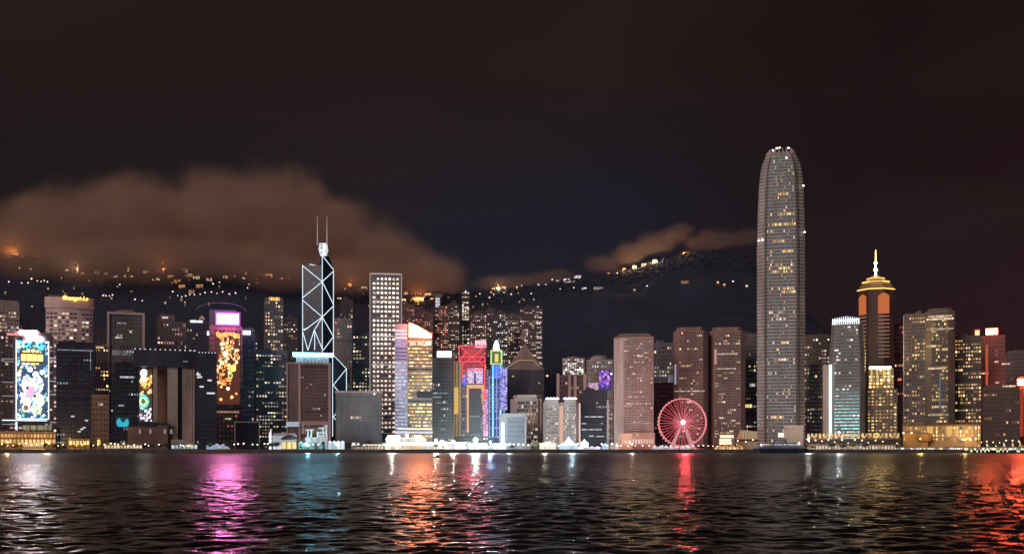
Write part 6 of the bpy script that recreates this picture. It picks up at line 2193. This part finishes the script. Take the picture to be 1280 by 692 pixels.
arcade(b, 14, 556, 4, (1, .85, .78), 1.0, y=-.7)
b = low('pier_hall', 'white pier hall in the cyan glare before the red trusses', 584, 632, 555, 1340, 12, (.7, .7, .72), 'pier')
b.body(fins=10); b.roof(hgt=1.2, plant=False)
arcade(b, 12, 558.5, 4, (.85, .95, 1), 1.3, y=-.7, arch=False)
b = low('globe_tree_frame', 'dark round hedge globe in a pale arch before beige rounded block', 662, 676, 551, 1335, 10, (.5, .42, .34), 'garden arch')
m = MB(); m.lathe([(.3, .6), (3.8, 2), (5.2, 5.4), (3.8, 8.8), (.3, 10)], 12, cy=4); m.build('hedge_globe', LEAF, b.root)
m = MB()
for k in range(12):
    a0, a1 = math.pi * k / 12, math.pi * (k + 1) / 12
    m.tube((6.3 * math.cos(a0), 5, 3.5 + 7.6 * math.sin(a0)), (6.3 * math.cos(a1), 5, 3.5 + 7.6 * math.sin(a1)), .5)
m.tube((6.3, 5, 0), (6.3, 5, 3.5), .5); m.tube((-6.3, 5, 0), (-6.3, 5, 3.5), .5)
m.build('arch', glow((1, .85, .66), .6), b.root)
b = low('gallery_hall', 'low amber lit hall at left foot of the pinkish slab tower', 774, 789, 543, 1352, 20, (.6, .4, .26), 'hall')
b.body(fins=5); b.roof(hgt=1, plant=False); arcade(b, 5, 552, 5, (1, .6, .4), .7)
for (pa, pb, py, lab) in ((896, 914, 552, 'lowest bright slab of the stacked lit billboard near the wheel'),):
    pass
b = low('stacked_billboard', 'stack of bright cream billboards right of the red wheel', 899, 918, 541, 1335, 6, (.3, .22, .15), 'billboard')
m = MB(); m.box(-b.w / 2, b.w / 2, 2, 5, 0, b.h); m.build('frame', b.wall, b.root)
for pa, pb, p0, p1 in ((900, 917, 543.5, 546.8), (899, 914, 548.2, 551.2), (899, 914.5, 552, 555)):
    m = MB(); m.box(b.lx(pa), b.lx(pb), 0, 1.9, b.lz(p1), b.lz(p0)); m.build('billboard_panel', glow((1, .84, .58), 1.4), b.root)
b.strip(900, 916, 540.5, 3, (1, .75, .4), .35, y=.5, segs=4)
b = low('cream_hall', 'cream lit hall with slanted eaves left of the tallest skyscraper', 921, 948, 537, 1360, 22, (.62, .46, .28), 'hall')
m = MB(); m.loft([[(b.lx(924), 0, 0), (b.lx(946), 0, 0), (b.lx(946), 22, 0), (b.lx(924), 22, 0)], [(b.lx(921), -1, b.lz(549)), (b.lx(947.5), -1, b.lz(547)), (b.lx(947.5), 22, b.lz(547)), (b.lx(921), 22, b.lz(549))], [(b.lx(926), 0, b.h), (b.lx(947), 0, b.h - 2), (b.lx(947), 22, b.h - 2), (b.lx(926), 22, b.h)]]); m.build('wall', b.wall, b.root)
m = MB(); m.box(b.lx(918), b.lx(948), -3, 20, b.h - 14.2, b.h - 12.2); m.build('roof_eave', wall_mat((.08, .05, .04)), b.root)
for k in range(5):
    px = 927.5 + k * 3.8
    m = MB(); m.box(b.lx(px), b.lx(px + 2.7), -1.6, -1.1, b.lz(546.5), b.lz(539.5)); m.build('window', glow((1, .78, .46), .38), b.root)
b = low('orange_canopy', 'low row of orange lit arched canopies before the cream hall', 893, 929, 556, 1318, 8, (.4, .2, .08), 'canopy')
for k in range(4):
    m = MB(); xc = b.lx(897.5 + k * 9)
    for q in range(8):
        a0, a1 = math.pi * q / 8, math.pi * (q + 1) / 8
        m.tube((xc + 4.4 * math.cos(a0), 1, .8 + 4.6 * math.sin(a0)), (xc + 4.4 * math.cos(a1), 1, .8 + 4.6 * math.sin(a1)), .55)
    m.build('canopy_arch', glow((1, .45, .1), .85), b.root)
m = MB(); m.box(-b.w / 2, b.w / 2, 3, 8, 0, 2.6); m.build('wall', b.wall, b.root)
arcade(b, 8, 560, 3, (1, .7, .4), .9, y=2.6, arch=False)
b = low('pier_building', 'dark roofed long pier with upper row of golden lights', 1008, 1124, 543, 1348, 26, (.34, .22, .12), 'pier')
b.body(fins=20, z1=b.lz(547.5), ledges=1)
m = MB(); m.box(-b.w / 2 - 1, b.w / 2 + 1, -3, 28, b.lz(553.5), b.lz(548.5)); m.build('roof_eave', wall_mat((.05, .04, .035)), b.root)
m = MB(); m.box(b.lx(1046), b.lx(1052), 4, 12, b.lz(547.4), b.lz(537)); m.loft([[(b.lx(1045), 3, b.lz(537)), (b.lx(1053), 3, b.lz(537)), (b.lx(1053), 13, b.lz(537)), (b.lx(1045), 13, b.lz(537))], [(b.lx(1048.5), 7, b.lz(530)), (b.lx(1049.5), 7, b.lz(530)), (b.lx(1049.5), 9, b.lz(530)), (b.lx(1048.5), 9, b.lz(530))]]); m.build('clock_turret', wall_mat((.2, .2, .22)), b.root)
arcade(b, 24, 543.3, 4.5, (1, .56, .14), .85, y=-.8, fill=.6)
arcade(b, 17, 545.8, 2.5, (1, .62, .3), .7, y=-1.4, arch=False, fill=.5)
arcade(b, 30, 559.5, 5, (1, .86, .66), .75, y=-1.2, arch=False, fill=.6)
m = MB()
for k in range(9):
    xa = b.lx(1028 + k * 6)
    m.tube((xa, -4, .5), (xa + 6, -4, 9), .35, 4); m.tube((xa + 6, -4.6, .5), (xa, -4.6, 9), .35, 4)
m.build('gangway_truss', wall_mat((.5, .42, .36)), b.root)
b = low('pier_building', 'golden lit pier building with tall bays below the speckled twin', 1127, 1226, 531, 1352, 30, (.50, .30, .10), 'pier')
b.body(fins=22, ledges=3, fd=.6)
m = MB(); m.box(-b.w / 2 - 1.5, b.w / 2 + 1.5, -2, 32, b.h + .01, b.h + 2); m.build('roof', wall_mat((.10, .06, .04)), b.root)
b.glaze(4, 26, .75, 'gold', .42, dim=.06, z0=12, indiv=60, hf=.75, wf=.5, y0=-.1)
for px, w_ in ((1160, 3), (1164, 3), (1187, 7), (1196, 3)):
    b.strip(px - w_ / 2, px + w_ / 2, 538, 12, (1, .58, .14), .8, 'lit_bay', -.9)
m = MB(); m.box(b.lx(1130), b.lx(1160), -12, -.9, 2, b.lz(541)); m.lathe([(9, b.lz(551)), (11, b.lz(546)), (9, b.lz(541.5)), (2, b.lz(540))], 12, cx=b.lx(1155), cy=-8); m.build('drum_hall', wall_mat((.5, .28, .08)), b.root)
for k, px in enumerate((1128.5, 1139, 1205, 1214)):
    b.lamp(px, 540.5 if k < 2 else 549, 1.2, (1, .8, .45), 3.0, y=-13)
b = low('ferry_pier', 'long low pier deck lined by a bright row of white lights', 1058, 1290, 558.5, 1312, 10, (.5, .44, .34), 'pier')
b.body()
m = MB(); m.box(-b.w / 2, b.w / 2, -1, 11, b.h + .01, b.h + .6); m.build('roof', wall_mat((.3, .26, .22)), b.root)
random.seed(14)
for k in range(92):
    px = 1059 + k * 2.45
    if random.random() < .12:
        continue
    tint = (1, .93, .82) if px < 1140 or 1185 < px < 1215 else ((1, .95, .55) if random.random() < .5 else (.95, 1, .9))
    w_ = random.uniform(.9, 2.0)
    py = 560.6 + (random.random() < .35) * 2.4
    m = MB(); m.box(b.lx(px), b.lx(px + w_), -.7, -.1, b.lz(py + random.uniform(.9, 1.8)), b.lz(py - random.uniform(.5, 1.4)), tuple(c * random.uniform(.8, 2.0) for c in tint)); m.build('deck_light', lit_mat(), b.root, True)
for i, px in enumerate((1082, 1096, 1110)):
    pass
# curling light sculptures at the right end
for i, (px, pw, ph, rgb) in enumerate(((1235, 9, 8, (1, .9, .6)), (1246, 8, 6, (.8, .95, .35)), (1256, 8, 9, (1, .85, .6)), (1267, 10, 9, (1, .62, .25)), (1276, 9, 11, (1, .5, .15)), (1224, 7, 6, (1, .75, .3)))):
    Y = 1326
    root = thing('light_sculpture', ('cream curling', 'green low curling', 'tall cream curling', 'amber wide curling', 'tallest orange curling', 'small yellow curling')[i] + ' light sculpture on the shore below the red signs', 'light sculpture', (X(px, Y), Y, GZ), 0, 'curling light sculptures')
    m = MB(); w_, h_ = pw * Y / F, ph * Y / F
    P0 = None
    for k in range(15):
        t = k / 14
        a = t * math.pi * 1.5
        p = (-w_ / 2 + w_ * t + .12 * w_ * math.sin(a * 2), 0, max(.2, h_ * math.sin(math.pi * min(1, t * 1.15)) * (.75 + .25 * math.cos(a * 3))))
        if P0:
            m.tube(P0, p, .42, 5)
        P0 = p
    m.build('tube', glow(rgb, 1.1), root)
    m = MB(); m.box(-w_ / 2, w_ / 2, .6, 2, 0, .8); m.build('plinth', dark_m, root)

# --- big wheel
def wheel():
    Y = 1336.0
    cx, cz, R = X(853, Y), Z(527.5, Y), 29.5 * Y / F
    root = thing('ferris_wheel', 'big observation wheel glowing red and pink by the water', 'ferris wheel', (cx, Y, GZ))
    z0 = cz - GZ
    pm = glow((1.0, .30, .35), 1.0)
    for yy in (-2.2, 2.2):
        m = MB()
        n = 56
        for k in range(n):
            a0, a1 = 2 * math.pi * k / n, 2 * math.pi * (k + 1) / n
            m.tube((R * math.cos(a0), yy, z0 + R * math.sin(a0)), (R * math.cos(a1), yy, z0 + R * math.sin(a1)), .62, 5)
        m.build('rim', pm, root)
    m = MB()
    for k in range(40):
        a0, a1 = 2 * math.pi * k / 40, 2 * math.pi * (k + 1) / 40
        m.tube((R * .74 * math.cos(a0), 0, z0 + R * .74 * math.sin(a0)), (R * .74 * math.cos(a1), 0, z0 + R * .74 * math.sin(a1)), .28, 4)
    m.build('inner_rim', glow((1, .12, .16), .30), root)
    rs = glow((1.0, .13, .18), .75)
    for k in range(42):
        a = 2 * math.pi * (k + .3) / 42
        s_ = -1 if k % 2 else 1
        m = MB(); m.tube((1.8 * math.cos(a), 2.6 * s_, z0 + 1.8 * math.sin(a)), (R * math.cos(a), 2.0 * s_, z0 + R * math.sin(a)), .36, 4); sp = m.build('spoke', rs, root)
        m = MB(); m.tube((1.8 * math.cos(a), 2.75 * s_, z0 + 1.8 * math.sin(a)), (R * (.42 + .2 * (k % 3 == 0)) * math.cos(a), 2.5 * s_, z0 + R * (.42 + .2 * (k % 3 == 0)) * math.sin(a)), .46, 4, .38); m.build('spoke_halo', glow((1.0, .24, .30), (.9, 1.3, .7)[k % 3]), sp)  # added brighter inner tubes imitate the hazy glow round the hub
    gm_ = wall_mat((.55, .3, .3), .4)
    for k in range(42):
        a = 2 * math.pi * (k + .5) / 42
        gx, gz = (R + 1.0) * math.cos(a), z0 + (R + 1.0) * math.sin(a)
        m = MB(); m.lathe([(.2, -1.5), (1.0, -1.1), (1.15, 0), (.9, .9), (.2, 1.3)], 8)
        o = m.build('gondola', gm_, root, loc=(gx, 0, gz - .6))
    for sx in (-1, 1):
        for yy in (-3.6, 3.6):
            m = MB(); m.tube((0, yy, z0), (sx * 15.5, yy * 2.4, 0), .95, 7, 1.3); m.build('support_leg', glow((1.0, .50, .52), .62), root)
    m = MB(); m.tube((0, -4.2, z0), (0, 4.2, z0), 2.2, 14); m.build('hub', wall_mat((.7, .4, .4)), root)
    m = MB(); m.lathe([(.2, -2.9), (2.2, -2.1), (3.1, 0), (2.2, 2.1), (.2, 2.9)], 14); m.build('hub_lamp', glow((1, .13, .14), 36, True), root, loc=(0, -6.0, z0))
    m = MB(); m.box(-20, 20, -8, 9, 0, 2.4); m.box(-9, 9, -9.5, -8.01, 0, 4.2); m.build('platform', wall_mat((.4, .3, .3)), root)
    point_light('hub_wash_fill', root, (0, -24, z0), (1, .07, .09), 170000, 4)  # added fill lamp floating before the wheel, washes the facades behind red
wheel()

# --- boats
def ferry(px, wpx, Y, label, name='ferry', hull=(.025, .035, .07), lights=True):
    w = wpx * Y / F
    root = thing(name, label, 'ferry', (X(px, Y), Y, 0))
    k = w / 68.0
    m = MB()
    def rg_(z, e, b_):
        return [(-34 * k + e, 0, z), (-28 * k, -b_, z), (27 * k, -b_, z), (34 * k - e, 0, z), (27 * k, b_, z), (-28 * k, b_, z)]
    m.loft([rg_(-.8, 3 * k, 4 * k), rg_(4.2 * k, 0, 5.6 * k), rg_(6.2 * k, -.4 * k, 5.8 * k)])
    m.build('hull', wall_mat(hull, .35), root)
    m = MB(); m.box(-29 * k, 29 * k, -5.2 * k, 5.2 * k, 6.21 * k, 9.3 * k); m.build('lower_deck', wall_mat((.20, .22, .27)), root)
    m = MB(); m.box(-24 * k, 24 * k, -4.6 * k, 4.6 * k, 9.31 * k, 12.4 * k); m.build('upper_deck', wall_mat((.32, .34, .38)), root)
    m = MB(); m.box(-31 * k, 31 * k, -5.8 * k, 5.8 * k, 12.41 * k, 13.0 * k); m.build('roof', wall_mat((.16, .17, .22)), root)
    m = MB(); m.box(-4 * k, 4 * k, -3 * k, 3 * k, 13.01 * k, 15.8 * k); m.build('wheelhouse', wall_mat((.4, .4, .42)), root)
    m = MB(); m.tube((6 * k, 0, 13 * k), (6 * k, 0, 18 * k), 1.5 * k, 8, 1.2 * k); m.build('funnel', wall_mat((.10, .12, .16)), root)
    m = MB(); m.tube((-8 * k, 0, 13 * k), (-8 * k, 0, 21 * k), .25 * k, 5); m.build('mast', dark_m, root)
    if lights:
        for i in range(17):
            x = (-23 + i * 2.9) * k
            q = (.75, .85, 1.0) if 3 < i < 13 else (1, .92, .8)
            s_ = random.uniform(.15, .9)
            m = MB(); m.box(x, x + 1.9 * k, -4.75 * k, -4.61 * k, 10.0 * k, 11.8 * k, tuple(c * s_ for c in q)); m.build('window', lit_mat(), root, True)
        for x, z in ((-26, 10.4), (21, 12.4)):
            m = MB(); m.lathe([(.1, -1.3 * k), (1.4 * k, 0), (.1, 1.3 * k)], 8); m.build('deck_lamp', glow((1, .98, .92), 4.5, True), root, loc=(x * k, -6.4 * k, z * k))
    return root
random.seed(6)
ferry(976, 68, 1282, 'dark ferry with lit deck moored before the tallest skyscraper')
def small_boat(px, py, wpx, label, cabin=True):
    Y = H * F / (py - HZ)
    w = wpx * Y / F
    root = thing('small_boat', label, 'boat', (X(px, Y), Y, 0))
    k = w / 12.0
    m = MB()
    rg_ = lambda z, e, b_: [(-6 * k + e, 0, z), (-4.6 * k, -b_, z), (4 * k, -b_, z), (6 * k - e * .4, 0, z), (4 * k, b_, z), (-4.6 * k, b_, z)]
    m.loft([rg_(-.3 * k, 1.2 * k, .9 * k), rg_(1.3 * k, 0, 1.7 * k)]); m.build('hull', wall_mat((.03, .025, .03), .4), root)
    m = MB(); m.box(-2 * k, 2.4 * k, -1.1 * k, 1.1 * k, 1.31 * k, 3.2 * k); m.box(-2.6 * k, 3 * k, -1.3 * k, 1.3 * k, 3.21 * k, 3.5 * k); m.build('cabin', wall_mat((.08, .06, .06)), root)
    m = MB(); m.tube((0, 0, 3.5 * k), (0, 0, 5.4 * k), .08 * k, 5); m.build('mast', dark_m, root)
small_boat(547, 571.5, 9, 'small dark motor boat on the water before the golden banded tower')

# ================================================================== the low cloud hugging the ridge
def cloud_volume(name, label, box, blobs_, dens, nscale, tint, seed, thr=.55):
    (x0, x1), (y0, y1), (z0, z1) = box
    m = MB(); m.box(x0, x1, y0, y1, z0, z1)
    mat = bpy.data.materials.new(name)
    mat.use_nodes = True
    N, L, M = nt_new(mat.node_tree)
    tc = N('ShaderNodeTexCoord')
    u = None
    for (c, r) in blobs_:
        vm = N('ShaderNodeVectorMath', operation='SUBTRACT'); L(tc.outputs['Object'], vm.inputs[0]); vm.inputs[1].default_value = c
        vd = N('ShaderNodeVectorMath', operation='DIVIDE'); L(vm.outputs[0], vd.inputs[0]); vd.inputs[1].default_value = r
        vl = N('ShaderNodeVectorMath', operation='LENGTH'); L(vd.outputs[0], vl.inputs[0])
        f_ = M('SUBTRACT', 1.0, vl.outputs['Value'])
        u = f_ if u is None else M('SMOOTH_MAX', u, f_, .15)
    mp = N('ShaderNodeMapping'); mp.inputs['Location'].default_value = (seed * 13.7, seed * 5.1, seed * 3.3)
    L(tc.outputs['Object'], mp.inputs[0])
    nz = N('ShaderNodeTexNoise', i_Scale=nscale, i_Detail=4.0, i_Roughness=.58)
    L(mp.outputs[0], nz.inputs['Vector'])
    d = M('ADD', u, M('MULTIPLY', M('SUBTRACT', nz.outputs[0], .5), thr * 2))
    d = M('MULTIPLY', d, 2.6, clamp=True)
    d = M('MULTIPLY', M('MULTIPLY', d, d), dens)
    p = N('ShaderNodeVolumePrincipled')
    p.inputs['Color'].default_value = (*tint, 1)
    p.inputs['Anisotropy'].default_value = -0.18
    L(d, p.inputs['Density'])
    o = N('ShaderNodeOutputMaterial')
    L(p.outputs[0], o.inputs['Volume'])
    ob = m.build(name, mat)
    struct(ob, 'stuff')
    ob['label'] = label
    return ob


def cb(px, py, Y, rx, ry, rz_):
    s = Y / F
    return ((X(px, Y), Y, Z(py, Y)), (rx * s, ry, rz_ * s))


YC = 2950.0
cloud_volume('ridge_cloud', 'brown lit low cloud billowing over the left ridge',
             ((X(-190, YC), X(640, YC)), (2560, 3340), (Z(385, YC), Z(180, YC))),
             [cb(0, 315, YC, 130, 280, 52), cb(90, 296, YC, 120, 300, 56), cb(190, 282, YC, 120, 320, 62), cb(285, 278, YC, 100, 320, 64), cb(345, 274, YC, 88, 320, 66), cb(405, 304, YC, 90, 300, 58), cb(470, 325, YC, 80, 280, 46), cb(535, 350, YC, 62, 240, 30), cb(180, 325, 2830, 260, 220, 36), cb(420, 345, 2850, 150, 220, 26)],
             .0052, .0066, (1.0, .62, .44), 1, .66)
cloud_volume('summit_cloud', 'thin orange lit cloud plume drifting off the right summit',
             ((X(585, 3000), X(965, 3000)), (2750, 3300), (Z(372, 3000), Z(262, 3000))),
             [cb(640, 354, 3000, 66, 150, 11), cb(690, 346, 3000, 40, 140, 10), cb(752, 330, 3000, 30, 150, 11), cb(785, 317, 3000, 30, 160, 13), cb(818, 304, 3000, 30, 170, 15), cb(848, 291, 3000, 24, 160, 11), cb(890, 300, 3000, 46, 150, 11), cb(930, 297, 3000, 34, 140, 9)],
             .0016, .014, (1.0, .66, .47), 3, .60)

# ------------------------------------------------------------------ the humid night air
m = MB(); m.box(-4300, 4300, -400, 6000, -14, 900)
hz = bpy.data.materials.new('haze')
hz.use_nodes = True
N, L, M = nt_new(hz.node_tree)
p = N('ShaderNodeVolumePrincipled', i_Density=0.000026)
p.inputs['Color'].default_value = (.24, .32, .60, 1)
o = N('ShaderNodeOutputMaterial')
L(p.outputs[0], o.inputs['Volume'])
ob = struct(m.build('haze', hz), 'stuff')
ob['label'] = 'humid night air over the harbour'
